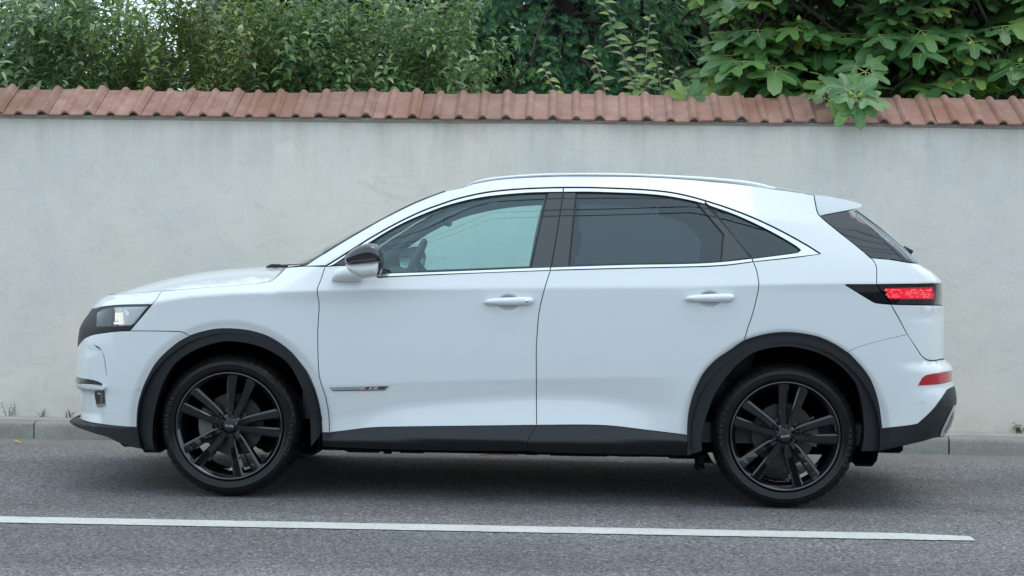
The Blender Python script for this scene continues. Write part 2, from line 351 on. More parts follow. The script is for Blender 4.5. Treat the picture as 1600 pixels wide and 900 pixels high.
# ================================================================== SETTING
WALL_Y, KERB_Y, KERB_H, EAVE_Z = 10.80, 10.446, .108, 2.085
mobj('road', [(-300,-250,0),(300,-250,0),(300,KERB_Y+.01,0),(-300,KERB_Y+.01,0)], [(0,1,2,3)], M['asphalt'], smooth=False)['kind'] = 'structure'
pL0, pL1, pR1, pR0 = at_z(0, 808), at_z(0, 818.5), at_z(1500, 846.2), at_z(1500, 836)
yT = (pL0[1]+pR0[1])/2; yB = (pL1[1]+pR1[1])/2; xE = at_z(1518, 841)[0]
yB += .012; n_ = 700; xs_l = np.linspace(-14, xE, n_); jt = np.cumsum(rng.normal(0, .0012, n_)); jt -= np.convolve(jt, np.ones(25)/25, 'same'); jb = rng.normal(0, .0022, n_)
rag = np.clip((xs_l-(xE-.12))/.12, 0, 1)
Vl = [(x, yB+b_+.012*r_*rng.uniform()**2, .004) for x, b_, r_ in zip(xs_l, jb, rag)] + [(x, yT+a_-.014*r_*rng.uniform()**2, .004) for x, a_, r_ in zip(xs_l, jt+rng.normal(0, .0015, n_), rag)]
mobj('lane_line', Vl, [(i, i+1, n_+i+1, n_+i) for i in range(n_-1)], M['line'], smooth=False)['kind'] = 'structure'
mobj('garden_ground', [(-300,WALL_Y+.28,.1),(300,WALL_Y+.28,.1),(300,400,.1),(-300,400,.1)], [(0,1,2,3)], M['soil'], smooth=False)['kind'] = 'structure'
mobj('pavement_strip', [(-40,KERB_Y+.145,-.1),(40,KERB_Y+.145,-.1),(40,KERB_Y+.145,KERB_H-.004),(-40,KERB_Y+.145,KERB_H-.004),(40,WALL_Y+.05,KERB_H),(-40,WALL_Y+.05,KERB_H)],
     [(0,1,2,3),(3,2,4,5)], M['strip'], smooth=False)['kind'] = 'structure'
kerb = empty('kerb', (0, KERB_Y, 0)); kerb['kind'] = 'structure'
kx0, kx1, kx2 = at_y(53, 670, KERB_Y)[0], at_y(1350, 690, KERB_Y)[0], at_y(1483, 690, KERB_Y)[0]
joints = [kx0-.62*i for i in range(8, 0, -1)] + list(np.linspace(kx0, kx1, 10)) + [kx2] + [kx2+.62*i for i in range(1, 9)]
for a, b in zip(joints[:-1], joints[1:]):
    n = 6; g = .009; L = b-a; prof = [(0,-.05),(0,KERB_H-.03),(.006,KERB_H-.012),(.018,KERB_H-.003),(.035,KERB_H),(.15,KERB_H),(.15,-.05)]
    V = []
    for i in range(n+1):
        x = g/2 + (L-g)*i/n
        for (y, z) in prof:
            V.append((x, y + rng.normal(0, .0012), z + rng.normal(0, .001)))
    k = len(prof); F = [(i*k+j, (i+1)*k+j, (i+1)*k+j+1, i*k+j+1) for i in range(n) for j in range(k-1)]
    F += [tuple(range(k)), tuple(range(n*k+k-1, n*k-1, -1))]
    o = mobj('kerb_stone', V, F, M['kerb'], kerb, smooth=False); o.location = (a, rng.normal(0, .002), rng.normal(0, .0015)); autosmooth(o, 40)

# ---- garden wall with its coping of clay tiles
wall = empty('garden_wall', (0, WALL_Y, 0)); tag(wall, 'long pale plastered wall with red tile coping behind the car', 'wall')
nx, nz = 150, 24; V = []; xs = np.linspace(-10, 10, nx+1); zs_ = np.linspace(-.1, EAVE_Z+.02, nz+1)
XX, ZZ = np.meshgrid(xs, zs_, indexing='ij')
und = sum(a*np.sin(XX*fx+p)*np.sin(ZZ*fz+q) for a, fx, fz, p, q in ((.006, 1.1, 1.7, .3, 1), (.004, 2.9, 2.3, 2, .4), (.0025, 6.1, 5.2, 1, 2), (.0018, 11, 9, .6, .2)))
V = [(x, y, z) for x, y, z in zip(XX.ravel(), und.ravel(), ZZ.ravel())]; w_ = nz+1
F = [(i*w_+j, (i+1)*w_+j, (i+1)*w_+j+1, i*w_+j+1) for i in range(nx) for j in range(nz)]
b0 = len(V); V += [(-10,.28,-.1),(10,.28,-.1),(10,.28,EAVE_Z+.17),(-10,.28,EAVE_Z+.17)]
F += [(b0+1, b0, b0+3, b0+2), (nz, nx*w_+nz, b0+2, b0+3)]
mobj('plaster_face', V, F, M['plaster'], wall)
# coping tile, double roll, pitched towards the road
TW, TL, TA = .3035, .40, math.radians(28)
def tile_mesh():
    prof = []                               # (x, height) across the tile
    n = 8
    def roll(x0, w, h, lift=0): return [(x0 + w*i/n, lift*(i/n) + h*math.sin(math.pi*i/n)**.8) for i in range(n+1)]
    prof = [(0, 0), (.012, 0), (.08, 0)] + roll(.083, .062, .0225) + [(.150, 0), (.228, 0)] + roll(.231, .066, .0255, .004)[0:] + [(.311, .006)]
    V = []; th = .013; k = len(prof)
    lens = [0, .012, .03, TL*.5, TL]
    for l in lens:
        dz = -.006 if l == 0 else (-.002 if l == .012 else 0)
        for x, h in prof: V.append((x, l*math.cos(TA) - h*math.sin(TA)*.6, l*math.sin(TA) + h + dz))
    for l in (0, TL):
        for x, h in prof: V.append((x, l*math.cos(TA) - h*math.sin(TA)*.6 + .004, l*math.sin(TA) + h - th - (.004 if l == 0 else 0)))
    F = []
    R = len(lens)
    for r in range(R-1):
        for i in range(k-1): F.append((r*k+i, r*k+i+1, (r+1)*k+i+1, (r+1)*k+i))
    for i in range(k-1):
        F.append((R*k+i, (R+1)*k+i, (R+1)*k+i+1, R*k+i+1))
        F.append((i, R*k+i, R*k+i+1, i+1)); F.append(((R-1)*k+i, (R-1)*k+i+1, (R+1)*k+i+1, (R+1)*k+i))
    F.append((k-1, R*k+k-1, (R+1)*k+k-1, (R-1)*k+k-1)); F.append((0, (R-1)*k, (R+1)*k, R*k))
    return mesh_data('roof_tile', V, F, M['tile'])
tme = tile_mesh(); tme.set_sharp_from_angle(angle=math.radians(50))
tx0 = at_y(873, 180, WALL_Y-.06)[0]
for i in range(-26, 22):
    o = obj('roof_tile', tme, wall)
    o.location = (tx0 + i*TW + rng.normal(0, .0012), -.062 + rng.normal(0, .006), EAVE_Z + .013 + rng.normal(0, .003))
    o.rotation_euler = (rng.normal(0, .009), rng.normal(0, .008), rng.normal(0, .011))
mb = MB(); V = [(-10,-.026,EAVE_Z-.006),(10,-.026,EAVE_Z-.006),(10,.0,EAVE_Z-.02),(-10,.0,EAVE_Z-.02),(-10,-.022,EAVE_Z+.006),(10,-.022,EAVE_Z+.006),(10,.28,EAVE_Z+.155),(-10,.28,EAVE_Z+.155)]
mb.add(V, [(0,1,5,4),(3,2,1,0),(4,5,6,7)]); mb.build('mortar_bed', M['mortar'], wall, False)

# ================================================================== THE CAR
YAW = math.radians(-1.005)
mid = (at_z(359, 773) + at_z(1226, 791))/2
AX = np.array([math.cos(YAW), math.sin(YAW), 0]); AY = np.array([-math.sin(YAW), math.cos(YAW), 0])
C0 = mid + AY*.80
car = empty('parked_car', C0, YAW); tag(car, 'white five-door crossover parked along the kerb, black wheels, facing left', 'car')
LC = np.array([(CPOS-C0)@AX, (CPOS-C0)@AY, CAM_H])
def lray(px, py):
    d = ray(px, py); return np.array([d@AX, d@AY, d[2]])
def pl(px, py, y=-.9):
    """where the sight line of a photo pixel meets the car's lengthwise plane y"""
    d = lray(px, py); p = LC + d*((y-LC[1])/d[1]); return p[0], p[2]
def curve(pts, y=-.9):
    q = sorted(pl(a, b, y) for a, b in pts); return np.array([p[0] for p in q]), np.array([p[1] for p in q])
def SP(t, s): return s*np.logaddexp(0, np.clip(t/s, -60, 60)) if False else np.where(t/s > 30, t, s*np.log1p(np.exp(np.minimum(t/s, 30))))
def ss(a, b, t): u = np.clip((t-a)/(b-a), 0, 1); return u*u*(3-2*u)
def fx(pairs, y=560):
    q = sorted((pl(a, y)[0], v) for a, v in pairs); X = np.array([p[0] for p in q]); Y = np.array([p[1] for p in q])
    return lambda x: np.interp(x, X, Y)
SHX, SHZ = curve([(200,481),(240,472),(300,463),(360,459),(418,456.5),(495,454),(580,452.3),(700,451.3),(850,449.6),(1080,448),(1186,445),(1278,443.2),(1320,443),(1480,442)])
BEX, BEZ = curve([(100,425),(440,420),(509,416),(592,430),(680,427),(860,419),(980,416),(1110,412),(1176,406),(1250,398),(1290,395),(1480,393)])
LOX, LOZ = curve([(100,604),(500,602),(600,599.4),(738,595),(838,592.4),(1018,589.6),(1080,589),(1500,588)])
DLX, DLZ = curve([(440,455),(509,415),(552,388),(580,370.4),(620,348),(660,329),(690,318),(718,309),(760,300),(800,295.6),(840,293.6),(880,292.4),(960,293.6),(1000,294.8),(1040,299),(1070,304.4),(1100,312.4),(1140,325),(1180,341),(1283,352)], -.72)
NOSE = [(168,458),(168,460),(154,468),(143,483),(130,501),(124,512),(121.6,528),(120.6,542),(119,556),(118,580),(117,594),(118,601),(121,608),(122,636),(123.6,648),(126,660)]
def silcurve(pts, y, dx):
    q = [pl(a, b, y) for a, b in pts]; q = sorted((z, x+dx) for x, z in q); return np.array([p[0] for p in q]), np.array([p[1] for p in q])
NZ, NX = silcurve(NOSE, -.55, -.052)
TAIL = [(1271,304),(1348,318.5),(1346,324),(1338,330),(1370,356),(1400,384),(1427,414),(1450,426),(1464,438),(1466.5,443),(1471,460),(1472,475),(1475,480),(1476,500),(1476,540),(1475.5,556),(1475,561),(1484,567),(1489,573),(1490,578),(1491,600),(1494,610),(1495.6,620),(1495.6,630),(1492,650),(1486,666),(1474,684),(1440,705)]
_r1 = silcurve([(1330,322),(1337,330),(1370,356),(1400,384),(1427,414)], -.36, .008); _r2 = silcurve([p for p in TAIL if p[0] > 1340 and p[1] > 420], -.5, .030)
RZ = np.concatenate([_r2[0], _r1[0]]); RX = np.concatenate([_r2[1], _r1[1]])
f_u = fx([(240,.02),(400,.10),(470,.24),(500,.30),(580,.26),(700,.10),(800,.05),(900,.0),(1080,.0),(1150,.10),(1250,.16),(1320,.18),(1480,.05)])
f_h = fx([(240,.03),(420,.05),(500,.065),(580,.055),(740,.035),(1000,.03),(1480,.03)])
f_s = fx([(100,.9),(300,.95),(420,.75),(500,.48),(600,.42),(1100,.42),(1320,.36),(1480,.36)])
f_fl = fx([(490,0),(530,.25),(580,.75),(640,1),(930,1),(1000,.75),(1050,.3),(1078,0)])
f_fz = fx([(490,.17),(560,.155),(620,.112),(740,.092),(840,.086),(910,.092),(960,.108),(1020,.15),(1078,.18)])
f_kr = fx([(440,.6),(600,.62),(1000,.62),(1120,.5),(1200,.25),(1300,.1)])
f_rs = fx([(100,.05),(430,.05),(540,.22),(640,.26),(960,.266),(1040,.15),(1080,.05),(1480,.05)])
WFX, WFZ = pl(359.5, 664, -.87); WRX, WRZ = pl(1226, 680.5, -.87)
XL, XR_ = pl(168, 600, -.7)[0], pl(121, 630)[0]
PZ1, PZ0 = pl(150, 610, -.75)[1], pl(150, 655, -.75)[1]
XE = pl(164, 570, -.75)[0]
HANDLES = []
def Wf(x, z, lip=False):
    x = np.asarray(x, float); z = np.asarray(z, float)
    zs = np.interp(x, SHX, SHZ); zb = np.interp(x, BEX, BEZ); zc = np.interp(x, LOX, LOZ); zd = np.interp(x, DLX, DLZ)
    fl = f_fl(x); sb = f_rs(x); u = f_u(x); s = f_s(x)
    w = .893 + .043*(z-zc) - (sb-.043)*SP(zc-z, .0025) + (sb+.20*fl)*SP(zc-f_fz(x)-z, .012)
    w = w - .063*SP(z-(zs-.25), .05) + u*SP(z-(zs-f_h(x)), .012) - (u+s)*SP(z-zs, .003)
    w = w + (s-.36)*SP(z-zb, .02) - .25*np.maximum(z-zb, 0)**2 - f_kr(x)*SP(z-zd, .006)
    for cx, cz in ((WFX, WFZ), (WRX, WRZ)):
        r = np.hypot(x-cx, (z-cz)*.985); w = w - .010*(1-ss(.474, .516, r))*ss(cz-.40, cz-.05, z)
    w = w - .05*np.clip((-1.0-x)/1.1, 0, 1)**2 - .055*np.clip((x-1.1)/1.05, 0, 1)**2
    w = w - .05*ss(1.15, 1.5, z)*np.clip((x-.9)/1.0, 0, 1) - .05*ss(1.15, 1.5, z)*np.clip((-.1-x)/.8, 0, 1)
    # nose and tail: plan curve closing on the centre line
    xn = np.interp(z, NZ, NX) if not lip else LIPX(z); L = .52; n = 3.0
    t = np.clip((xn+L-x)/L, 0, 1); w = w*np.power(np.maximum(1-t**n, 0), 1/n)
    xr = np.interp(z, RZ, RX); Lr = np.where(z > .90, .12+.30*ss(1.21, .92, z), .42); t = np.clip((x-(xr-Lr))/Lr, 0, 1)
    w = w*np.power(np.maximum(1-t**n, 0), 1/n)
    if not lip:                             # recessed pocket of the front bumper
        k = 1/(1+np.exp(-np.clip((XL-x)/.008, -40, 40)))/(1+np.exp(-np.clip((PZ1-z)/.004, -40, 40)))/(1+np.exp(-np.clip((z-PZ0)/.010, -40, 40)))
        w = np.where(w > .05, w-.030*k*np.minimum(w/.3, 1), w)
    for hx, hz in HANDLES:                      # hand recess behind each door handle
        w = w - .024*(1-ss(.45, 1.0, np.hypot((x-hx)/.060, (z-hz)/.047)))
    return w
lipx0 = pl(109, 658, -.55)[0]-.055; _lz0 = pl(109, 658, -.55)[1]
def LIPX(z): return lipx0 + .9*np.maximum(_lz0-.012-z, 0)*0 + .15*np.clip((z-_lz0)/.03, 0, 1)
Wlip = lambda x, z: Wf(x, z, True)
SIX = pl(503, 676)[0]
_s_top = curve([(480,676),(514,676),(540,673),(572,669),(600,667.4),(738,665.6),(838,664.4),(920,664),(960,666),(1010,672),(1060,678),(1090,679)])
_s_rid = curve([(480,687),(516,687.4),(700,688),(1018,690),(1090,691)])
def Wsill(x, z):
    x = np.asarray(x, float); z = np.asarray(z, float); zt = np.interp(x, *_s_top); zr = np.interp(x, *_s_rid)
    wt = Wf(x, zt); k = np.clip((zt-z)/(zt-zr), 0, 1)
    return np.where(z > zr, wt + .002 + .036*k, wt+.038) - .75*SP(zr-z, .003)
YS = np.concatenate([np.arange(-1.25, -.02, .01)])
def hit(px, py, W=Wf, off=0.0):
    d = lray(px, py); T = (YS-LC[1])/d[1]; X = LC[0]+d[0]*T; Z = LC[2]+d[2]*T
    g = -YS-(W(X, Z)+off); i = np.argmax(g <= 0)
    if not (g <= 0).any():
        z = float(LC[2]+d[2]*((-.5-LC[1])/d[1])); x = float(LC[0]+d[0]*((-.5-LC[1])/d[1]))
        if x < 0: return ((float(np.interp(z, NZ, NX)) if W is not Wlip else float(LIPX(z)))+1e-4, z, True)
        return (float(np.interp(z, RZ, RX))-1e-4, z, True)
    if i == 0: return X[0], Z[0], False
    a, b = YS[i-1], YS[i]
    for _ in range(14):
        c = (a+b)/2; t = (c-LC[1])/d[1]
        if -c-(W(LC[0]+d[0]*t, LC[2]+d[2]*t)+off) <= 0: b = c
        else: a = c
    t = (b-LC[1])/d[1]; return float(LC[0]+d[0]*t), float(LC[2]+d[2]*t), False

def smooth_loop(P, closed=True, step=4.0, corner=24):
    """rounds a traced outline between its corners (Catmull-Rom), keeps corners sharp"""
    P = [np.array(p, float) for p in P]; n = len(P); out = []
    def is_corner(i):
        if not closed and i in (0, n-1): return True
        a = P[i]-P[i-1]; b = P[(i+1) % n]-P[i]
        la, lb = np.linalg.norm(a), np.linalg.norm(b)
        if la < 1e-6 or lb < 1e-6: return True
        return math.degrees(math.acos(np.clip(a@b/la/lb, -1, 1))) > corner
    cs = [is_corner(i) for i in range(n)]
    for i in range(n if closed else n-1):
        p1, p2 = P[i], P[(i+1) % n]
        p0 = 2*p1-p2 if cs[i] else P[i-1]; p3 = 2*p2-p1 if cs[(i+1) % n] else P[(i+2) % n]
        L = np.linalg.norm(p2-p1); k = max(1, int(L/step))
        m1 = (p2-p0); m2 = (p3-p1)
        l0 = np.linalg.norm(p1-p0)+L+1e-9; l3 = np.linalg.norm(p3-p2)+L+1e-9
        m1 = m1/l0*L; m2 = m2/l3*L
        for j in range(k):
            t = j/k; out.append((2*t**3-3*t*t+1)*p1 + (t**3-2*t*t+t)*m1 + (-2*t**3+3*t*t)*p2 + (t**3-t*t)*m2)
    if not closed: out.append(P[-1])
    return out
def inside(pt, poly):
    x, z = pt[..., 0], pt[..., 1]; r = np.zeros(x.shape, bool); n = len(poly)
    for i in range(n):
        x1, z1 = poly[i]; x2, z2 = poly[(i+1) % n]
        if z1 == z2: continue
        c = ((z1 > z) != (z2 > z)) & (x < (x2-x1)*(z-z1)/(z2-z1)+x1); r ^= c
    return r
def dom_loop(P, W, off, gap, hole=False):
    q = [hit(a, b, W, off) for a, b in smooth_loop(P)]
    o = [q[0]]
    for p in q[1:]:
        if math.hypot(p[0]-o[-1][0], p[1]-o[-1][1]) > 1e-4: o.append(p)
    if math.hypot(o[0][0]-o[-1][0], o[0][1]-o[-1][1]) < 1e-4: o.pop()
    # refine where the surface turns quickly
    r = []
    for i, p in enumerate(o):
        r.append(p); q2 = o[(i+1) % len(o)]
        dw = abs(float(W(p[0], p[1]))-float(W(q2[0], q2[1]))); k = int(dw/.03)
        if p[2] and q2[2]: k = 0
        for j in range(1, k+1):
            t = j/(k+1)
            t2 = t
            r.append((p[0]+(q2[0]-p[0])*t2, p[1]+(q2[1]-p[1])*t2, False))
    A = np.array([(p[0], p[1]) for p in r]); S = np.array([p[2] for p in r])
    area = .5*np.sum(A[:, 0]*np.roll(A[:, 1], -1)-np.roll(A[:, 0], -1)*A[:, 1])
    if area < 0: A = A[::-1]; S = S[::-1]
    t = np.roll(A, -1, 0)-np.roll(A, 1, 0); t /= np.linalg.norm(t, axis=1)[:, None]+1e-12
    nrm = np.stack([-t[:, 1], t[:, 0]], 1)   # inward for CCW
    g = np.where(S, 0, gap)[:, None]*(-1 if hole else 1)
    return A + nrm*g, S
def grad_n(W, x, z):
    e = .0012; wx = (W(x+e, z)-W(x-e, z))/(2*e); wz = (W(x, z+e)-W(x, z-e))/(2*e)
    n = np.stack([-wx, -np.ones_like(wx), -wz], 1); return n/np.linalg.norm(n, axis=1)[:, None]
def on_seam(W, x, z):
    """points lying on the car's centre line, at the tip of nose or tail"""
    if W is Wsill or W is Wspo_: return np.zeros(np.shape(x), bool)
    xn = LIPX(z) if W is Wlip else np.interp(z, NZ, NX)
    return (np.abs(x-xn) < 4e-4) | (np.abs(x-np.interp(z, RZ, RX)) < 4e-4) | (x < xn) | (x > np.interp(z, RZ, RX))
Wspo_ = None
def panel(name, polys, mat, parent=None, off=0.0, W=Wf, gap=.0022, flange=.018, holes=(), sp=.032, mirror=True, fine=True, offf=None):
    V = []; F = []; NR = []
    if isinstance(polys[0][0], (int, float)): polys = [polys]
    for P in polys:
        loops = [dom_loop(P, W, off, gap)] + [dom_loop(h, W, off, gap, True) for h in holes]
        B = loops[0][0]; lo = B.min(0); hi = B.max(0)
        pts = []
        gx = np.arange(lo[0]+sp*.4, hi[0], sp); gz = np.arange(lo[1]+sp*.4, hi[1], sp)
        XX, ZZ = np.meshgrid(gx, gz); pts.append(np.stack([XX.ravel(), ZZ.ravel()], 1))
        if fine and hi[0]-lo[0] > .1:
            gx2 = np.arange(lo[0]+sp*.3, hi[0], sp*.8)
            for cx_, cz_, offs in ((SHX, SHZ, (-.07, -.05, -.03, -.016, -.008, -.003, 0, .003, .008, .018)), (LOX, LOZ, (.01, .003, 0, -.003, -.01, -.06, -.075, -.09, -.105, -.12, -.14)), (DLX, DLZ, (-.008, 0, .008))):
                for o_ in offs: pts.append(np.stack([gx2, np.interp(gx2, cx_, cz_)+o_], 1))
        zz = np.arange(lo[1]+.006, hi[1], .014)
        NXz = np.interp(zz, NZ, NX) if W is not Wlip else LIPX(zz)
        for q in (.003, .009, .02, .035, .055, .08, .11, .15, .20, .26): pts.append(np.stack([NXz+q, zz], 1))
        for q in (.002, .006, .013, .022, .034, .05, .07, .1, .14, .2): pts.append(np.stack([np.interp(zz, RZ, RX)-q, zz], 1))
        for hx, hz in HANDLES:
            if lo[0] < hx < hi[0] and lo[1] < hz < hi[1] and fine:
                a_, b_ = np.meshgrid(np.arange(hx-.066, hx+.067, .006), np.arange(hz-.053, hz+.054, .006)); pts.append(np.stack([a_.ravel(), b_.ravel()], 1))
        if lo[1] < WFZ+.55:
            for cx, cz in ((WFX, WFZ), (WRX, WRZ)):
                for r in (.474, .482, .490, .498, .506, .514, .522):
                    a = np.linspace(0, math.pi, 110); pts.append(np.stack([cx+r*np.cos(a), cz+r*np.sin(a)/.985], 1))
        C = np.concatenate(pts); C = C[inside(C, B)]
        for h, _ in loops[1:]:
            if len(C): C = C[~inside(C, h)]
        if len(C):
            allb = np.concatenate([l[0] for l in loops])
            d = np.min(np.hypot(C[:, None, 0]-allb[None, :, 0], C[:, None, 1]-allb[None, :, 1]), axis=1); C = C[d > min(.006, sp*.3)]
            # thin out near-coincident points
            key = np.round(C/.004).astype(int); _, ui = np.unique(key, axis=0, return_index=True); C = C[ui]
        ids = []; vs = []; base = 0; edges = []
        for l, _ in loops:
            n = len(l); vs += [Vector(p) for p in l]; edges += [(base+i, base+(i+1) % n) for i in range(n)]; base += n
        vs += [Vector(p) for p in C]
        ov, oe, of, *_ = delaunay_2d_cdt(vs, edges, [], 0, 1e-6)
        A = np.array([(v.x, v.y) for v in ov]); T = np.array([f for f in of if len(f) == 3])
        ce = A[T].mean(1); ok = inside(ce, B)
        for h, _ in loops[1:]: ok &= ~inside(ce, h)
        T = T[ok]
        b = len(V); w = np.where(on_seam(W, A[:, 0], A[:, 1]), 0, W(A[:, 0], A[:, 1])+off)
        V += list(zip(A[:, 0], -np.maximum(w, 0), A[:, 1])); NR += list(grad_n(W, A[:, 0], A[:, 1]))
        p = A[T]; ar = (p[:, 1, 0]-p[:, 0, 0])*(p[:, 2, 1]-p[:, 0, 1])-(p[:, 2, 0]-p[:, 0, 0])*(p[:, 1, 1]-p[:, 0, 1])
        F += [tuple(b+np.array(t)) if a > 0 else tuple(b+np.array(t[::-1])) for t, a in zip(T, ar)]
        if flange:
            for li, (l, S) in enumerate(loops):
                n = len(l); w = np.where(on_seam(W, l[:, 0], l[:, 1]), 0, np.maximum(W(l[:, 0], l[:, 1])+off, 0)); b = len(V)
                t = np.roll(l, -1, 0)-np.roll(l, 1, 0); t /= np.linalg.norm(t, axis=1)[:, None]+1e-12
                on = np.stack([t[:, 1], np.zeros(n), -t[:, 0]], 1)*(1 if li == 0 else -1)
                V += list(zip(l[:, 0], -w, l[:, 1])) + list(zip(l[:, 0], -np.maximum(w-flange, 0), l[:, 1])); NR += list(on)*2
                for i in range(n):
                    j = (i+1) % n
                    if S[i] and S[j]: continue
                    q = (b+i, b+n+i, b+n+j, b+j); F.append(q if li == 0 else q[::-1])
    me = mesh_data(name, V, F, mat, True, NR); o = obj(name, me, parent or car)
    if mirror:
        o2 = o.copy(); col.objects.link(o2); o2.scale = (1, -1, 1)
        o['twin'] = o2.name
    return o
def hmir(o):
    return bpy.data.objects[o['twin']]

_hp = [hit(794, 472.6), hit(1109, 467.3)]; HW = [float(Wf(p[0], p[1])) for p in _hp]
HANDLES += [(p[0], p[1]) for p in _hp]
# ---- traced outlines (photo pixels, carried on to the body surface by hit())
ARCH_F = [(503,676),(503,668),(501,646),(497,626),(490,604),(480,582),(470,568.5),(456,551.5),(440,538),(418,525),(390,516.5),(360,513.4),(336,514.4),(310,520),(296,525),(280,534),(260,550),(242,570),(226,600),(219,620),(215,640),(213.5,667.6)]
ARCH_FI = [(486,698),(485,660),(482,640),(476,618),(466,594),(454,572.5),(440,559),(412,543.5),(380,535),(350,533.5),(320,540.5),(292,553.5),(272,569.5),(256,596),(246,624),(240,652),(238,680),(240,704)]
ARCH_R = [(1074,680),(1075,656),(1078,636),(1086,610),(1100,582.5),(1118,563),(1140,547.5),(1163,532),(1190,523.6),(1220,519.4),(1250,520.8),(1280,527),(1304,538),(1324,551),(1344,571),(1358,590),(1368,614),(1374,638),(1378,669.6)]
ARCH_RI = [(1097,704),(1096,680),(1104,650),(1114,622),(1128,598),(1140,583),(1152,569),(1180,550),(1220,541.5),(1250,543.6),(1280,552),(1306,566),(1326,584),(1338,600),(1345,622),(1349,650),(1350,680),(1346,705)]
DOOR_F = [(508,416.5),(501,438),(495.8,451),(496,460),(498.6,474),(497.6,496),(496.4,520),(496.6,544),(498,580),(501,597),(508,618),(512.4,638),(514.3,656),(514.6,676)]
GAP_B = [(860,422.5),(853,444),(847,466),(842,490),(839.4,520),(838,544),(838,580),(838.2,620),(838.4,664.4)]
GAP_R = [(1177,409),(1182,422),(1185,438),(1185.6,446),(1183,462),(1176,490),(1168,514),(1163,532)]
SILL_TOP = [(514.6,676),(540,673),(572,669),(600,667.4),(738,665.6),(838.4,664.4)]
SILL_TOP2 = [(838.4,664.4),(920,664),(960,666),(1010,672),(1060,678),(1074,679.5)]
DLO_UP = [(509,415),(530,402),(552,388),(580,370.4),(620,348),(660,329),(690,318),(718,309),(760,300),(800,295.6),(840,293.4),(880,292.4),(920,292.4),(960,293.6),(1000,295.4),(1040,299),(1070,304.4),(1100,312.4),(1140,325.3),(1180,341),(1220,360),(1260,382),(1283,396.5)]
ROOF_EDGE = [(696,299.5),(710,295.5),(724,292.5),(740,287.2),(780,280.5),(840,276.2),(900,274.8),(960,275.2),(998,276),(1060,279.5),(1120,284.2),(1180,291),(1216,296.3),(1250,300.8),(1271.6,305)]
HOODLINE = [(172,460.3),(200,458.6),(260,454),(320,449.2),(400,443),(424,439),(432,433),(445,420.5),(448,418)]
SCREEN_EDGE = [(476,416),(540,376),(600,342),(650,317),(696,299.5)]

body_dark = panel('body_shell', [[(165,475),(250,472),(430,450),(500,436),(560,432),(600,444),(860,430),(1180,420),(1240,412),(1340,414),(1372,425),(1440,452),(1440,540),(1430,580),(1400,610),(1380,640),(1378,600),(1350,560),(1300,530),(1220,514),(1150,532),(1080,590),(1070,672),(520,672),(500,620),(470,560),(420,520),(360,508),(300,516),(260,540),(225,590),(150,640),(140,560),(150,500)]], M['dark'], off=-.024, gap=0, flange=0, sp=.05, fine=False)
fender = panel('front_fender', [(252,454.8)]+HOODLINE[2:]+[(476,416)]+DOOR_F+ARCH_F[0:15]+[(288,520),(280,518),(203,517),(238,475.4),(246,465)], M['white'])
nose = panel('nose_panel', [(132,486),(143,483),(160,479),(190,476.2),(238,475.4),(246,465),(252,454.8),(200,458.6),(172,460.3),(160,460)], M['white'], gap=.001)
HL = [(151.6,488.5),(166,482.6),(200,478.2),(233.5,477.4),(208.5,509),(151.2,510.2)]
grille = panel('front_grille', [(132,486),(143,483.2),(160,479.2),(190,476.4),(238,475.6),(203,516.8),(180,518),(160,520.4),(144,523.3),(132,528.5),(124.5,537),(120,545),(112,544),(112,520),(118,500)], M['plastic'], holes=[HL], gap=.0012, off=-.002)
bumper = panel('front_bumper', [(203,517),(280,518),(288,520),(296,525)]+ARCH_F[15:]+[(190,666.4),(160,663),(136,659),(127,656),(112,654),(112,636),(110,610),(108,590),(108,560),(112,545),(120,545),(124.5,537),(132,528.5),(144,523.3),(160,520.4),(180,518)], M['white'])
lip = panel('front_lip', [(213.5,667.6),(190,666.6),(160,663.2),(136,659.2),(127,656),(121,651.5),(113,654.5),(104,658),(111,662),(120,667.5),(150,678),(168,683),(180,689),(200,697),(224,702),(244,705.5),(240,690),(238,672),(214,667.6)], M['plastic'], W=Wlip, off=.004, gap=.0005, flange=.05)
front_door = panel('front_door', DOOR_F[::-1]+[(540,415),(560,418),(592,434),(610,432.6),(680,429.4),(760,426)]+GAP_B+SILL_TOP[::-1][1:-1], M['white'])
rear_door = panel('rear_door', [(860,422.5),(880,422),(980,419.3),(1080,417.2),(1110,416.2),(1140,414)]+GAP_R+ARCH_R[7::-1]+SILL_TOP2[::-1][1:]+GAP_B[::-1][1:-1], M['white'])
side = panel('body_side', [(476,416)]+DLO_UP+[(1240,402.5)]+GAP_R+ARCH_R[8:14]+[(1340,543),(1380,531.5),(1418,523),(1404,497),(1392,475.8),(1368,473.2),(1360,469.2),(1320,444.6),(1369.6,444.6),(1369.6,418),(1366,409),(1360,403),(1340,386),(1320,370),(1300,354),(1280,337),(1277,332),(1275,324),(1271.6,305)]+ROOF_EDGE[::-1][1:]+SCREEN_EDGE[::-1][1:-1], M['white'])
rear_bumper = panel('rear_bumper', [(1324,550.1),(1340,542.1),(1380,530.6),(1418,522.3),(1432,544),(1440,556),(1448,562.4),(1458,564),(1471,561.5),(1490,561),(1500,567),(1500,600),(1491,603.5),(1480,609),(1470,624),(1456,642),(1434,662.4),(1420,665),(1378,669.6)]+ARCH_R[::-1][1:5], M['white'])
tailgate = panel('tailgate', [[(1369.6,444.4),(1369.6,418),(1366,409),(1360,403),(1380,404.6),(1400,407),(1414,409.5),(1430,412),(1460,420),(1485,437),(1485,442.6),(1464,443),(1420,443.8)], [(1392,475.8),(1440,476.6),(1468,477),(1485,477),(1490,520),(1490,560.5),(1471,561),(1458,563.6),(1448,562),(1440,556),(1432,544),(1418,523),(1404,496.4)]], M['white'])
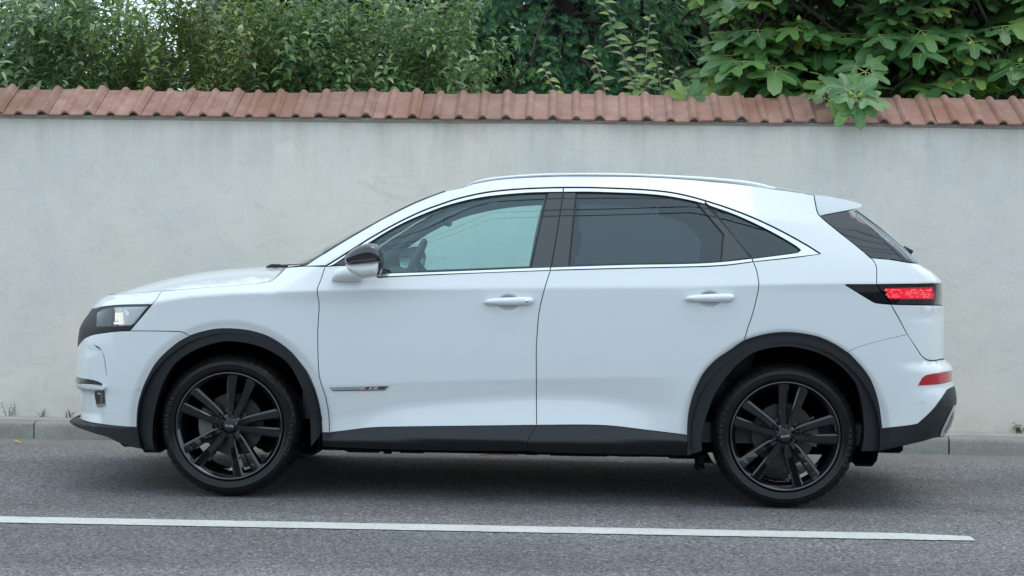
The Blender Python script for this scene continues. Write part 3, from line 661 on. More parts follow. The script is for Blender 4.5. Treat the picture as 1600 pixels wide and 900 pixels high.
arch_f = panel('arch_cladding', ARCH_F+[(224,690),(238,700)]+ARCH_FI[::-1], M['plastic'], off=.017, gap=.0, flange=.085, fine=False)
arch_f2 = panel('arch_cladding', [(1074,712)]+ARCH_R+[(1376,704.6)]+ARCH_RI[::-1], M['plastic'], off=.017, gap=.0, flange=.085, fine=False)
sill_f = panel('sill_cladding', [(503.6,676)]+SILL_TOP+[(823.5,689),(826,704.8),(738,704.6),(580,701.4),(503.6,698)], M['plastic'], W=Wsill, gap=.0012, flange=.06, fine=False, sp=.02)
sill_r = panel('sill_cladding', SILL_TOP2+[(1074,712),(1018,710.8),(840,706.8),(826,704.8),(823.5,689)], M['plastic'], W=Wsill, gap=.0012, flange=.06, fine=False, sp=.02)
rlow = panel('rear_valance', [(1378,669.8),(1420,665.2),(1434,662.6),(1456,642),(1470,624),(1480,609),(1491,603.5),(1503,602),(1508,630),(1500,655),(1496,670),(1490,685),(1474,684),(1464,683.5),(1440,690),(1376,704.4)], M['plastic'], off=.003, gap=.0006, flange=.05, fine=False)
tail_trim = panel('exhaust_trim', [(1490.5,634),(1505,630),(1500,655),(1492,676),(1480,681),(1469,682),(1471.5,673)], M['satin'], off=.010, gap=0, flange=.02, fine=False)
panel('exhaust_slot', [(1489.5,644),(1492.6,640),(1488,660),(1480,675),(1475.5,676),(1482,662)], M['gloss'], off=.012, gap=0, flange=.01, fine=False)

# ---- side windows
G_F = [(560,389.5),(580,378),(600,365.4),(630,349.3),(660,336),(690,324.6),(718,316.4),(745,310.4),(770,306.6),(820,302.2),(854,301),(841,360),(828,418.4),(740,421.8),(680,424.2),(612,426.4),(560,428)]
G_R = [(901.5,301),(920,300.6),(960,301.6),(1000,303.2),(1040,307),(1080,314),(1088,318),(1129,366),(1125.4,408.4),(1080,411.2),(980,413.2),(890,416)]
G_Q = [(1111,323.5),(1150,337.6),(1190,355.8),(1220,371.4),(1245,386),(1249,390),(1247,393),(1240,395),(1176.5,403.8),(1154,378),(1132,350)]
panel('window_surround', DLO_UP+[(1240,402.3),(1176,409),(1140,414),(1110,416),(980,419),(880,421.6),(680,429),(592,433.5),(560,418),(540,415.4)], M['seal'], off=-.011, gap=-.002, flange=.0, holes=[G_F, G_R, G_Q], fine=False)
door_glass = panel('door_glass', G_F, M['glass_front'], off=-.013, gap=-.003, flange=0, fine=False)
panel('rear_door_glass', G_R, M['glass_rear'], off=-.013, gap=-.003, flange=0, fine=False)
panel('quarter_glass', G_Q, M['glass_rear'], off=-.012, gap=-.003, flange=0, fine=False)
panel('pillar_panel', [(857,301.2),(879.2,301),(870,360),(860.3,417.4),(831,418.8),(843,362)], M['gloss'], off=-.004, gap=0, flange=.006, fine=False)
panel('pillar_panel', [(881.2,301),(899.5,301.4),(893,360),(887.6,416.2),(862.5,417.2),(872,360)], M['gloss'], off=-.004, gap=0, flange=.006, fine=False)
panel('pillar_panel', [(1091,318.6),(1101,320.4),(1131.5,353),(1153,379),(1171,402.6),(1128,408.3),(1131.6,366)], M['gloss'], off=-.004, gap=0, flange=.006, fine=False)
panel('front_quarter_glass', [(524,413.6),(534,405.6),(552,394.6),(556,394),(556,413.4)], M['gloss'], off=-.006, gap=0, flange=.004, fine=False)
def off_line(L, d):
    P = smooth_loop(L, False, 8); out = []
    for i, p in enumerate(P):
        t = P[min(i+1, len(P)-1)]-P[max(i-1, 0)]; t = t/np.linalg.norm(t); out.append(tuple(p+np.array([-t[1], t[0]])*d))
    return out
def between(L, xa, xb):
    X = [p[0] for p in L]; Y = [p[1] for p in L]; lo, hi = max(xa, X[0]), min(xb, X[-1])
    return [(lo, float(np.interp(lo, X, Y)))] + [p for p in L if lo+1 < p[0] < hi-1] + [(hi, float(np.interp(hi, X, Y)))]
up_out = off_line(DLO_UP, 2.0)
up_in = [(520,413.6),(540,400.4),(560,388.4),(580,376.8),(600,364.2),(630,348),(660,334.8),(690,323.4),(718,315.2),(745,309.2),(770,305.4),(820,301),(854,299.8),(880,299.4),(920,299.2),(960,300.4),(1000,302),(1040,305.6),(1080,312.8),(1102,318.4),(1111,321.6),(1150,335.6),(1190,353.8),(1220,369.6),(1245,384.6),(1252,390.5)]
def trim(xa, xb, xai=None, xbi=None):
    return between(up_out, xa, xb) + between(up_in, xai or xa, xbi or xb)[::-1]
panel('window_trim', trim(511, 879, 519), M['trim'], off=.002, gap=0, flange=.012, fine=False, sp=.02)
panel('window_trim', trim(881, 1101), M['trim'], off=.002, gap=0, flange=.012, fine=False, sp=.02)
panel('window_trim', between(up_out, 1102, 1282) + [(1281,396.6),(1240,401.4),(1177.5,408.2),(1176,404.8),(1240,396.4),(1248,394.6),(1252,391)] + between(up_in, 1108, 1251)[::-1], M['trim'], off=.002, gap=0, flange=.012, fine=False, sp=.02)
panel('window_trim', [(592,428.8),(612,427.4),(680,425.2),(740,422.8),(828,419.2),(859.5,418),(858.5,421.8),(760,425.4),(680,428.3),(610,431.4),(592,432.6)], M['trim'], off=.002, gap=0, flange=.012, fine=False, sp=.02)
panel('window_trim', [(861,418),(890,417),(980,414.2),(1080,412.4),(1126,409.8),(1174,404.6),(1175.5,408.3),(1140,412.8),(1110,414.9),(1080,416),(980,418.2),(880,420.9),(860.4,421.6)], M['trim'], off=.002, gap=0, flange=.012, fine=False, sp=.02)
# ---- rear pillar, rear window, lamps
panel('rear_pillar_panel', [(1280.6,337.6),(1333,328),(1337,331),(1338.5,338),(1360,356),(1380,376),(1400,396),(1414,408.4),(1400,406),(1380,403.8),(1361,402.4),(1340,385.4),(1320,369.4),(1300,353.4)], M['gloss'], off=-.003, gap=.001, fine=False)
panel('rear_window', [(1338.5,338),(1360,356),(1380,376),(1400,396),(1414,408.6),(1440,412),(1440,395),(1400,372),(1360,338),(1344,327),(1337,330.5)], M['glass_rear'], off=-.004, gap=.001, flange=.01, fine=False)
LENS = [(1377.5,448.2),(1420,446.6),(1456,445.2),(1461,452),(1461.5,468),(1388.5,468)]
panel('lamp_garnish', [(1320.8,444.9),(1369.3,444.9),(1391.5,475.4),(1368,472.9),(1360,468.8)], M['gloss'], off=-.001, gap=.0015, flange=.012, fine=False)
tl = panel('tail_light', [(1370.2,444.9),(1420,444.2),(1464,443.3),(1485,442.8),(1485,476.4),(1468,476.6),(1440,476),(1392.4,475.4)], M['gloss'], off=-.001, gap=.0015, flange=.012, holes=[LENS], fine=False, sp=.014)
def sub(o, name, polys, mat, **k):
    """a piece belonging to a part, and its mirrored twin under the part's twin"""
    a = panel(name, polys, mat, parent=o, **k)
    tw = hmir(o)
    a2 = hmir(a); a2.parent = tw; a2.scale = (1, 1, 1)
    return a
sub(tl, 'lens_back', [(1374,446),(1464,443.6),(1464,470),(1386,470)], M['inner'], off=-.03, gap=0, flange=0, fine=False)
sub(tl, 'lens', LENS, M['glass_lamp'], off=.0, gap=-.001, flange=0, fine=False, sp=.012)
sub(tl, 'glow_plate', [(1383,450.4),(1420,449.4),(1458,448.6),(1461,467.6),(1389.5,467.6)], M['tail_base'], off=-.018, gap=0, flange=0, fine=False, sp=.012)
hot = []; midp = []
for r in range(4):
    y0 = 453.6+r*3.5
    for c in range(15):
        x0 = 1384.5+c*5.0+(2.5 if r % 2 else 0)+r*.8
        if x0 > 1457: continue
        j_ = lambda: random.uniform(-.7, .7)
        d = [(x0-2.9+j_(), y0+j_()), (x0+j_(), y0-2.0+j_()), (x0+3.1+j_(), y0-.1+j_()), (x0+.2+j_(), y0+2.0+j_())]
        (hot if random.random() < .5 else midp).append(d)
for nm, L, mt, o_ in (('glowing_scale', hot, M['tail_hot'], -.010), ('dim_scale', midp, M['tail_mid'], -.013)):
    V = []; F = []
    for d in L:
        q = [hit(a, b, Wf, o_) for a, b in d]; cx_ = sum(p[0] for p in q)/4; cz_ = sum(p[1] for p in q)/4
        b = len(V); V += [(p[0], -float(Wf(p[0], p[1]))-o_+(.003 if i in (0, 2) else 0), p[1]) for i, p in enumerate(q)]
        V.append((cx_, -float(Wf(cx_, cz_))-o_-.004, cz_)); F += [(b+i, b+(i+1) % 4, b+4) for i in range(4)]
    g = mobj(nm, V, F, mt, tl, False); g2 = g.copy(); col.objects.link(g2); g2.parent = hmir(tl)
panel('tail_reflector', [(1434.6,602.4),(1441,590.4),(1448,586),(1488.4,578.8),(1488.6,595.2),(1470,600)], M['red'], off=.002, gap=0, flange=.01, fine=False, sp=.015)
hl = panel('headlight', [(148,487),(165,481),(200,476.8),(236,476.2),(209.5,511),(149,511.6)], M['gloss'], off=-.055, gap=0, flange=0, fine=False, sp=.015)
sub(hl, 'lens', HL, M['glass_lamp'], off=-.001, gap=-.0012, flange=0, fine=False, sp=.012)
sub(hl, 'reflector', [(178,480.6),(231,479),(206,507.5),(186,508.5)], M['lamp_white'], off=-.008, gap=0, flange=.006, fine=False, sp=.012)
sub(hl, 'side_module', [(153.5,488.6),(174,482.6),(174,508.4),(153,508.8)], M['carbon'], off=-.022, gap=0, flange=.02, fine=False, sp=.012)
sub(hl, 'reflector_fin', [(190.5,482),(196.5,481.4),(203,491),(199,494)], M['lightgrey'], off=-.005, gap=0, flange=.012, fine=False, sp=.01)
for k in range(3):
    x0 = 179.6+k*4.4
    sub(hl, 'light_bar', [(x0,488.6),(x0+3.0,488.2),(x0+3.0,502),(x0,502.4)], M['led'], off=-.005, gap=0, flange=.006, fine=False, sp=.01)
sub(hl, 'light_bar', [(177.5,503.2),(193.5,502.6),(192.5,506.4),(178,507)], M['led'], off=-.005, gap=0, flange=.006, fine=False, sp=.01)
# ---- bumper details
panel('bumper_strip', [(108,588),(118,588.4),(128,591),(142,593),(152,595.6),(160,600),(158.5,602.2),(145,600.6),(122,599.4),(110,600)], M['gloss'], off=.004, gap=0, flange=.01, fine=False, sp=.012)
panel('bumper_blade', [(110,601),(122,600.8),(145,602.2),(163,603.6),(163,608.6),(140,609.2),(125,608.6),(110,607)], M['white'], off=.020, gap=0, flange=.03, fine=False, sp=.012)
panel('fog_lamp', [(147.5,611.4),(162,610.4),(164,632),(156,635.4),(151,635),(147.5,616)], M['gloss'], off=.006, gap=0, flange=.012, fine=False, sp=.012)
panel('fog_lamp_trim', [(150.6,631.4),(158,631.6),(164,630),(164,633),(157,636),(151.5,636)], M['lightgrey'], off=.009, gap=0, flange=.012, fine=False, sp=.01)
panel('intake_edge', [(147,538.4),(152,540.4),(158,545),(162,553),(164.6,566),(166.8,586),(166,586),(163.4,567),(160.4,554),(156,546.6),(151.4,543.2)], M['lightgrey'], off=.001, gap=0, flange=.003, fine=False, sp=.01)
panel('intake_trim', [(147.6,539.2),(152,541),(156,544.6),(154.6,545),(151,543)], M['carbon'], off=.004, gap=0, flange=.003, fine=False, sp=.01)
def dot(px, py, r, name, mat, off=.002):
    panel(name, [(px+r*math.cos(a), py+r*math.sin(a)) for a in np.linspace(0, 2*math.pi, 12, endpoint=False)], mat, off=off, gap=0, flange=.004, fine=False, sp=.01)
dot(215.3, 605.6, 3.0, 'parking_sensor', M['white'], .0035); dot(1443.6, 627, 3.2, 'parking_sensor', M['white'], .0035)

# ---- lofted skins across the car: hood, roof, screen
def loft(name, edge_px, mat, prof, W=Wf, off=0.0, n=15, steps=40, y0=None):
    """edge_px: near edge line in pixels; prof(i, t) -> (dx, dz) added across the width, t 0 at the edge, 1 at the centre"""
    E = smooth_loop(edge_px, False, 1e9); P = smooth_loop(edge_px, False, 6)
    rows = []
    for p in P:
        x, z, s = hit(p[0], p[1], W, off); rows.append((x, float(W(x, z))+off, z, p[0]))
    V = []; F = []; m = 2*n+1
    for k, (x, w, z, px) in enumerate(rows):
        for j in range(m):
            t = j/(2*n)*2-1                       # -1 .. 1
            # denser near edges
            tt = math.sin(t*math.pi/2); dx, dz = prof(k/(len(rows)-1), 1-abs(tt), px, w)
            V.append((x+dx, tt*w, z+dz))
    for k in range(len(rows)-1):
        for j in range(m-1): F.append((k*m+j, (k+1)*m+j, (k+1)*m+j+1, k*m+j+1))
    # edge lip on both sides
    o = mobj(name, V, F, mat, car); 
    return o
HS = np.array([(160,461),(168,460),(180,452.4),(200,444.3),(220,438),(244,432.3),(280,426.2),(320,422.2),(360,419.2),(416,416.3),(450,415)])
HLn = np.array(HOODLINE)
def hoodprof(s, t, px, w):
    yc = np.interp(px, HLn[:, 0], HLn[:, 1]); ys_ = np.interp(px, HS[:, 0], HS[:, 1]); h = max(yc-ys_, 0.0)/300.0
    k = 1-(1-t)**2.9
    return 0, h*k*1.02
hood = loft('hood', [(168.5,460.4)]+HOODLINE, M['white'], hoodprof, off=-.002)
RS = np.array([(690,300),(696,298.5),(710,294),(726,290),(760,281.5),(800,276.8),(860,273.5),(960,272.2),(1040,275),(1120,281),(1190,288),(1222,293),(1250,297),(1272,301.5)])
REn = np.array(ROOF_EDGE)
def roofprof(s, t, px, w):
    ye = np.interp(px, REn[:, 0], REn[:, 1]); yr = np.interp(px, RS[:, 0], RS[:, 1]); h = max(ye-yr, 0)/300+.018
    return 0, h*(1-(1-t)**4)
roof = loft('roof', ROOF_EDGE, M['white'], roofprof)
WS = [(452,416.5),(480,398),(528,371.5),(570,346),(620,321.5),(660,308),(692,298.5)]
def screenprof(s, t, px, w):
    k = 1-(1-t)**2.2; a = np.interp(s, [0, .2, .5, .8, 1], [.165, .135, .10, .068, .04])
    return -a*k, a*.25*k
screen = loft('windscreen', SCREEN_EDGE, M['glass_screen'], screenprof, off=-.004)
panel('screen_seal', off_line(SCREEN_EDGE, -.2) + off_line(SCREEN_EDGE, -2.0)[::-1], M['seal'], off=-.001, gap=0, flange=.004, fine=False, sp=.01)
# cowl under the screen
mb = MB(); xa, za = pl(446, 417.5, -.7); xb, zb2 = pl(478, 416, -.7)
mb.add([(xa-.02,-.66,za-.015),(xb+.02,-.70,zb2-.03),(xb-.05,0,zb2+.02),(xa-.08,0,za+.012),(xb+.02,.70,zb2-.03),(xa-.02,.66,za-.015)], [(0,1,2,3),(3,2,4,5)]); mb.build('cowl', M['plastic'], car)
mb = MB(); q = [pl(a, b, -.45) for a, b in ((416,417.6),(424,415.4),(436,415.2),(450,417))]
mb.tube([(q[0][0],-.45,q[0][1]),(q[1][0],-.45,q[1][1]),(q[2][0],-.45,q[2][1]),(q[3][0],-.45,q[3][1])], [.004,.010,.009,.005], 8)
mb.tube([(q[1][0],-.45,q[1][1]),(q[3][0]+.02,.15,q[3][1]+.01)], .006, 6); mb.build('wiper', M['plastic'], car)
# spoiler
SPE = [(1272.4,305.4),(1290,306.4),(1310,310),(1330,314.4),(1347,319.2)]
def spprof(s, t, px, w): return .035*(1-(1-t)**2.2)*s, (.016+.012*(1-s))*(1-(1-t)**2.4)
def Wspo(x, z):                              # the spoiler has its own side, not closed by the tail curve
    x = np.asarray(x, float); return .625-.10*np.clip((x-1.55)/.3, -1, 1)-.35*(np.asarray(z, float)-1.52)
Wspo_ = Wspo
sp_side = panel('spoiler_side', [(1272.6,305.4),(1290,306.4),(1310,310),(1330,314.4),(1347,319.2),(1346,323),(1336,326),(1308,331.4),(1281,336.4),(1278,331.6),(1276,323.6)], M['white'], W=Wspo, gap=0, flange=.02, fine=False, sp=.02)
spo = loft('spoiler', SPE, M['white'], spprof, W=Wspo)
SPB = [(1281,336.4),(1308,331.4),(1336,326),(1347,321)]
loft('spoiler_underside', SPB, M['plastic'], lambda s, t, px, w: (.03*s*(1-(1-t)**2), -.002), W=Wspo)
# rear wiper
mb = MB(); a = pl(1409, 391, -.1); b = pl(1424, 394, -.1)
mb.tube([(a[0]-.01,-.10,a[1]),(a[0]+.012,-.10,a[1]+.008),(b[0],-.10,b[1]),(b[0]-.012,-.10,b[1]-.022)], [.008,.016,.014,.006], 8)
mb.tube([(a[0],-.1,a[1]),(a[0]-.04,.35,a[1]-.01)], .008, 6); mb.build('rear_wiper', M['plastic'], car)

# ---- puffed solids (mirror, handles, rails)
def puff(name, P, mat, y_face, y_back, parent=None, depth=.02, edge=.02, sp=.012, mirror=True, step=2.0, tilt=None):
    L = np.array([pl(a, b, y_face) for a, b in smooth_loop(P, True, step)])
    ar = .5*np.sum(L[:, 0]*np.roll(L[:, 1], -1)-np.roll(L[:, 0], -1)*L[:, 1])
    if ar < 0: L = L[::-1]
    lo, hi = L.min(0), L.max(0); XX, ZZ = np.meshgrid(np.arange(lo[0]+sp/2, hi[0], sp), np.arange(lo[1]+sp/2, hi[1], sp)); C = np.stack([XX.ravel(), ZZ.ravel()], 1)
    C = C[inside(C, L)]
    def dist(Q):
        A = L; B = np.roll(L, -1, 0); d = B-A; t = np.clip(((Q[:, None]-A)*d).sum(-1)/((d*d).sum(-1)+1e-12), 0, 1)
        return np.min(np.linalg.norm(Q[:, None]-(A+t[..., None]*d), axis=-1), axis=1)
    if len(C): C = C[dist(C) > sp*.35]
    n = len(L); ov, oe, of, *_ = delaunay_2d_cdt([Vector(p) for p in L]+[Vector(p) for p in C], [(i, (i+1) % n) for i in range(n)], [], 0, 1e-6)
    A = np.array([(v.x, v.y) for v in ov]); T = [f for f in of if inside(A[list(f)].mean(0)[None], L)[0]]
    d = np.minimum(dist(A)/edge, 1); hgt = depth*np.sqrt(np.maximum(1-(1-d)**2, 0))
    yf = y_face + depth - hgt
    if tilt: yf = yf + tilt*(A[:, 0]-lo[0])
    V = list(zip(A[:, 0], yf, A[:, 1])); F = []
    for t in T:
        p = A[list(t)]; s = (p[1, 0]-p[0, 0])*(p[2, 1]-p[0, 1])-(p[2, 0]-p[0, 0])*(p[1, 1]-p[0, 1]); F.append(tuple(t) if s > 0 else tuple(t[::-1]))
    b = len(V); tl_ = (tilt*(L[:, 0]-lo[0]) if tilt else 0*L[:, 0])
    V += list(zip(L[:, 0], y_face+depth+tl_, L[:, 1])) + list(zip(L[:, 0], y_back+0*L[:, 0], L[:, 1]))
    for i in range(n): j = (i+1) % n; F.append((b+i, b+n+i, b+n+j, b+j))
    F.append(tuple(range(b+n, b+2*n)))
    o = mobj(name, V, F, mat, parent or car)
    if mirror:
        o2 = o.copy(); col.objects.link(o2); o2.scale = (1, -1, 1); o['twin'] = o2.name
    return o
MC = [(536.4,408),(536.4,400),(541,395),(548,389.5),(556,385),(567,381),(576,380.2),(584,381.4),(590,386.5),(594,396),(595,407),(568,410),(540,413)]
mir = puff('mirror', MC, M['gloss'], -1.10, -.98, depth=.05, edge=.045)
ML = [(536.8,413.4),(568,410.6),(592,408.2),(592,420),(590,431),(577,433.4),(564,435.4),(551,430),(541,421)]
def subpuff(o, *a, **k):
    s = puff(*a, parent=o, **k); s2 = hmir(s); s2.parent = hmir(o); s2.scale = (1, 1, 1); return s
subpuff(mir, 'mirror_skirt', ML, M['pearl'], -1.085, -.97, depth=.04, edge=.035)
subpuff(mir, 'mirror_frame', [(592.5,407.5),(595.4,407),(594.6,420),(592.6,429.5),(590,431),(592,420)], M['gloss'], -1.07, -.95, depth=.004, edge=.006, sp=.006)
subpuff(mir, 'mirror_arm', [(516,438.6),(520,424),(528,419),(540,416.4),(552,420),(566,430),(564,435.6),(560,439.4),(548,440),(530,439.4)], M['white'], -.945, -.84, depth=.035, edge=.045)
subpuff(mir, 'mirror_sail', [(590,405),(597,409),(612,426.6),(592,428)], M['gloss'], -.872, -.82, depth=.01, edge=.02)
def handle(x0, y0, door, lock, w):
    tw = hmir(door)
    def h(name, P, mat, yf, yb, **k):
        s = puff(name, [(x0+a, y0+b) for a, b in P], mat, yf, yb, parent=door, **k); s2 = hmir(s); s2.parent = tw; s2.scale = (1, 1, 1); return s
    h('handle', [(-39,1),(-34,-3.6),(-20,-5.6),(0,-6.6),(24,-7.4),(36,-6.8),(39.5,-3),(38,2.2),(32,5.4),(10,5.8),(-15,5.6),(-30,4.8),(-37,3.4)], M['white'], -w-.034, -w+.004, depth=.022, edge=.016, sp=.007)
    if lock: h('lock', [(29+3*math.cos(a), -1.2+3*math.sin(a)) for a in np.linspace(0, 6.28, 10, endpoint=False)], M['chrome'], -w-.0365, -w-.02, depth=.002, edge=.004, sp=.005)
handle(794, 471.5, front_door, True, HW[0]); handle(1109, 466.2, rear_door, False, HW[1])
RAIL = [(722,293.6),(732,287),(745,281.6),(770,276.6),(810,273),(850,270.6),(900,269.8),(960,270),(1000,271.2),(1040,272.8),(1100,276),(1160,281.4),(1190,286.4),(1210,292),(1222,296.4),(1214,296.6),(1180,291.6),(1120,284.8),(1060,280.2),(998,276.6),(960,275.8),(900,275.4),(840,276.8),(780,281.2),(740,287.8)]
RW = float(Wf(*hit(900, 275.2)[:2])); puff('roof_rail', RAIL, M['white'], -RW-.006, -RW+.04, depth=.022, edge=.012, sp=.0045, step=5)
# badge
bd = panel('badge', [(515.5,605.6),(560,604.6),(607.5,603.4),(601,610),(520,610.8)], M['carbon'], off=.004, gap=0, flange=.004, fine=False, mirror=False, sp=.01)
panel('badge_band', [(516.6,606),(560,605),(606,603.9),(600.6,608.8),(520,609.6)], M['badge_band'], parent=bd, off=.0048, gap=0, flange=0, fine=False, mirror=False, sp=.01)
panel('badge_red', [(572.5,604.6),(579,604.4),(575.5,608.6),(569,608.8)], M['badge_red'], parent=bd, off=.0052, gap=0, flange=0, fine=False, mirror=False, sp=.01)
panel('badge_white', [(579.6,604.4),(582,604.3),(577.8,608.6),(575.6,608.6)], M['line'], parent=bd, off=.0052, gap=0, flange=0, fine=False, mirror=False, sp=.01)
panel('badge_stripe', [(583,604.3),(585.6,604.2),(582,608.4),(579.2,608.4)], M['carbon'], parent=bd, off=.0052, gap=0, flange=0, fine=False, mirror=False, sp=.01)
panel('badge_carbon', [(592,604),(605,603.8),(600,608),(588.5,608.2)], M['carbon'], parent=bd, off=.0052, gap=0, flange=0, fine=False, mirror=False, sp=.01)
def text_mesh(s, size, mat, name, depth=.001):
    c = bpy.data.curves.new(name, 'FONT'); c.body = s; c.size = size; c.extrude = depth; c.align_x = 'CENTER'; c.align_y = 'CENTER'
    o = bpy.data.objects.new(name, c); col.objects.link(o); dg = bpy.context.evaluated_depsgraph_get(); dg.update()
    me = bpy.data.meshes.new_from_object(o.evaluated_get(dg)); me.materials.clear(); me.materials.append(mat)
    bpy.data.objects.remove(o); return me
xx, zz, _ = hit(543, 607.2); tm = text_mesh('PERFORMANCE', .016, M['lightgrey'], 'badge_text', .0004)
o = obj('badge_text', tm, bd); o.location = (xx, -float(Wf(xx, zz))-.0056, zz); o.rotation_euler = (math.pi/2, 0, 0); o.scale = (1.15, .7, 1)

# ---- wheels
TR = .3535
def make_wheel(cx, cz, ang):
    yo = -.895
    wob = empty('wheel', (cx, 0, cz), 0, car)
    # tyre
    mb = MB(); n = 240; prof = [(.262,.014),(.268,.004),(.277,-.0035),(.289,-.0085),(.300,-.0105),(.3015,-.0118),(.318,-.0095),(.3195,-.0070),(.330,.0020),(.3385,.0145),(.3455,.031),(.350,.050),(.3525,.075),(.3535,.118),(.3525,.16),(.350,.185),(.3425,.205),(.325,.222),(.29,.232),(.262,.222)]
    V = []
    for k, (r, h) in enumerate(prof):
        for j in range(n):
            q = 2*math.pi*j/n; rr = r
            if k in (9, 10, 11) and j % 5 == 0: rr -= .0055
            if k in (12, 13, 14, 15, 16) and j % 5 == (k % 2): rr -= .005
            V.append((rr*math.cos(q), yo+h, rr*math.sin(q)))
    F = [(i*n+j, i*n+(j+1) % n, (i+1)*n+(j+1) % n, (i+1)*n+j) for i in range(len(prof)-1) for j in range(n)]
    # flatten at the ground
    V = [(x, y, max(z, -cz+.0005)) for x, y, z in V]
    tyre = mobj('tyre', V, F, M['rubber'], wob); autosmooth(tyre, 40)
    for (a0, txt) in ((-12, 'HANKOOK'), (168, 'HANKOOK')):
        a0 += ang*0
        for i, chx in enumerate(txt):
            a = math.radians(a0+(len(txt)/2-i)*5.4)
            o = obj('tyre_letter', text_cache(chx), tyre); r = .3095
            o.matrix_local = Matrix.Translation((r*math.cos(a), yo-.0112, r*math.sin(a))) @ Matrix.Rotation(-a+math.pi/2, 4, 'Y') @ Matrix.Rotation(math.pi/2, 4, 'X')
    # rim: barrel, lip
    mb = MB(); mb.lathe([(.2655,.010),(.2655,-.001),(.262,-.004),(.257,-.003),(.2555,.002),(.2400,.0095),(.2385,.018),(.2375,.034),(.2345,.045),(.233,.07),(.231,.20),(.24,.215)], 96, (0, yo, 0))
    rim = mb.build('rim', M['rim'], wob)
    mb = MB(); mb.lathe([(.2595,-.0042),(.2610,-.0052),(.2622,-.0044)], 96, (0, yo, 0)); mb.build('rim_edge', M['rim_edge'], rim)
    for k in range(5):
        ax = math.radians(90-ang-72*k); mb = MB()
        for sgn in (-1, 1):
            st = []
            for (r, c, w, d, dep) in ((.040, .012, .025, .020, .030), (.075, .0205, .041, .0205, .036), (.105, .0275, .040, .0195, .036), (.160, .0370, .044, .014, .040), (.215, .0455, .050, .007, .046), (.249, .0505, .055, .0025, .052)):
                # cross-section in (lateral, depth): inner bottom, inner top, crown, outer top, outer shoulder, outer bottom
                st.append([(r, sgn*(c-w*.52), d+dep), (r, sgn*(c-w*.50), d+.006), (r, sgn*(c-w*.36), d), (r, sgn*(c+w*.24), d+.001), (r, sgn*(c+w*.45), d+.0058), (r, sgn*(c+w*.56), d+dep)])
            V = []
            ca, sa = math.cos(ax), math.sin(ax)
            for s in st:
                for (r, u, d) in s: V.append((r*ca - u*sa, yo+d, r*sa + u*ca))
            F = [(i*6+j, i*6+(j+1) % 6, (i+1)*6+(j+1) % 6, (i+1)*6+j) for i in range(len(st)-1) for j in range(6)]
            F += [tuple(range(6)), tuple(range(len(V)-1, len(V)-7, -1))]
            mb.add(V, F)
        # bright shoulder facet where the pair meets the hub
        ca, sa = math.cos(ax), math.sin(ax)
        for sgn in (-1, 1):
            pts = [(.046, .014, .021), (.075, .026, .026), (.105, .030, .030), (.125, .026, .027), (.10, .018, .0185), (.06, .012, .0195)]
            V = [(r*ca - sgn*u*sa, yo+d, r*sa + sgn*u*ca) for r, u, d in pts]; mb.add(V, [(0,1,2,5),(5,2,3,4)])
        sp_ = mb.build('spoke', M['rim'], rim, False)
    mb = MB(); mb.lathe([(.001,.012),(.030,.012),(.033,.015),(.034,.022),(.048,.024),(.066,.028),(.070,.040),(.068,.07)], 48, (0, yo, 0)); hub = mb.build('hub', M['rim'], rim)
    mb = MB(); mb.lathe([(.0001,.006),(.026,.0065),(.0295,.009),(.0305,.015)], 40, (0, yo, 0)); capo = mb.build('hub_cap', M['plastic'], rim)
    tmh = text_mesh('RIVA', .0175, M['letter'], 'cap_text', .0004); o = obj('cap_text', tmh, rim); o.location = (0, yo+.0052, .0005)
    o.rotation_euler = (math.pi/2, math.pi-math.radians(ang*0 + (10 if cx > 0 else -2)), 0); o.scale = (1.12, .95, 1)
    for k in range(5):
        a = math.radians(90-ang-36-72*k); mb = MB()
        mb.lathe([(.0145,.034),(.0140,.022),(.0105,.0215),(.0100,.032)], 16, (.053*math.cos(a), yo, .053*math.sin(a)))
        mb.lathe([(.0001,.026),(.0075,.026),(.0085,.028),(.0085,.04)], 6, (.053*math.cos(a), yo, .053*math.sin(a))); mb.build('wheel_bolt', M['inner'], rim, False)
    mb = MB(); mb.lathe([(.07,.075),(.085,.078),(.088,.088),(.152,.088),(.155,.091),(.155,.112),(.08,.112)], 64, (0, yo, 0)); bd_ = mb.build('brake_disc', M['disc'], wob); autosmooth(bd_, 30)
    mb = MB()
    a0, a1 = (-20, 32) if cx > 0 else (150, 200)
    V = []; F = []
    for i in range(9):
        a = math.radians(a0+(a1-a0)*i/8)
        for (r, h) in ((.100,.072),(.166,.066),(.172,.078),(.172,.125),(.10,.125)): V.append((r*math.cos(a), yo+h, r*math.sin(a)))
    F = [(i*5+j, i*5+(j+1) % 5, (i+1)*5+(j+1) % 5, (i+1)*5+j) for i in range(8) for j in range(5)] + [(0,1,2,3,4), (44,43,42,41,40)]
    mb.add(V, F); cal = mb.build('brake_caliper', M['caliper'], wob, False)
    return wob
_tc = {}
def text_cache(ch):
    if ch not in _tc: _tc[ch] = text_mesh(ch, .026, M['tyre_letter'], 'tyre_letter', .0006)
    return _tc[ch]
w1 = make_wheel(WFX, .352, 14); w2 = make_wheel(WRX, .352, 9)
for w_src in (w1, w2):
    c = w_src.copy(); col.objects.link(c); c.scale = (1, -1, 1)
    for ch in list(w_src.children):
        d = ch.copy(); col.objects.link(d); d.parent = c
        if ch.name.startswith('tyre'): continue
        for gch in list(ch.children):
            e = gch.copy(); col.objects.link(e); e.parent = d

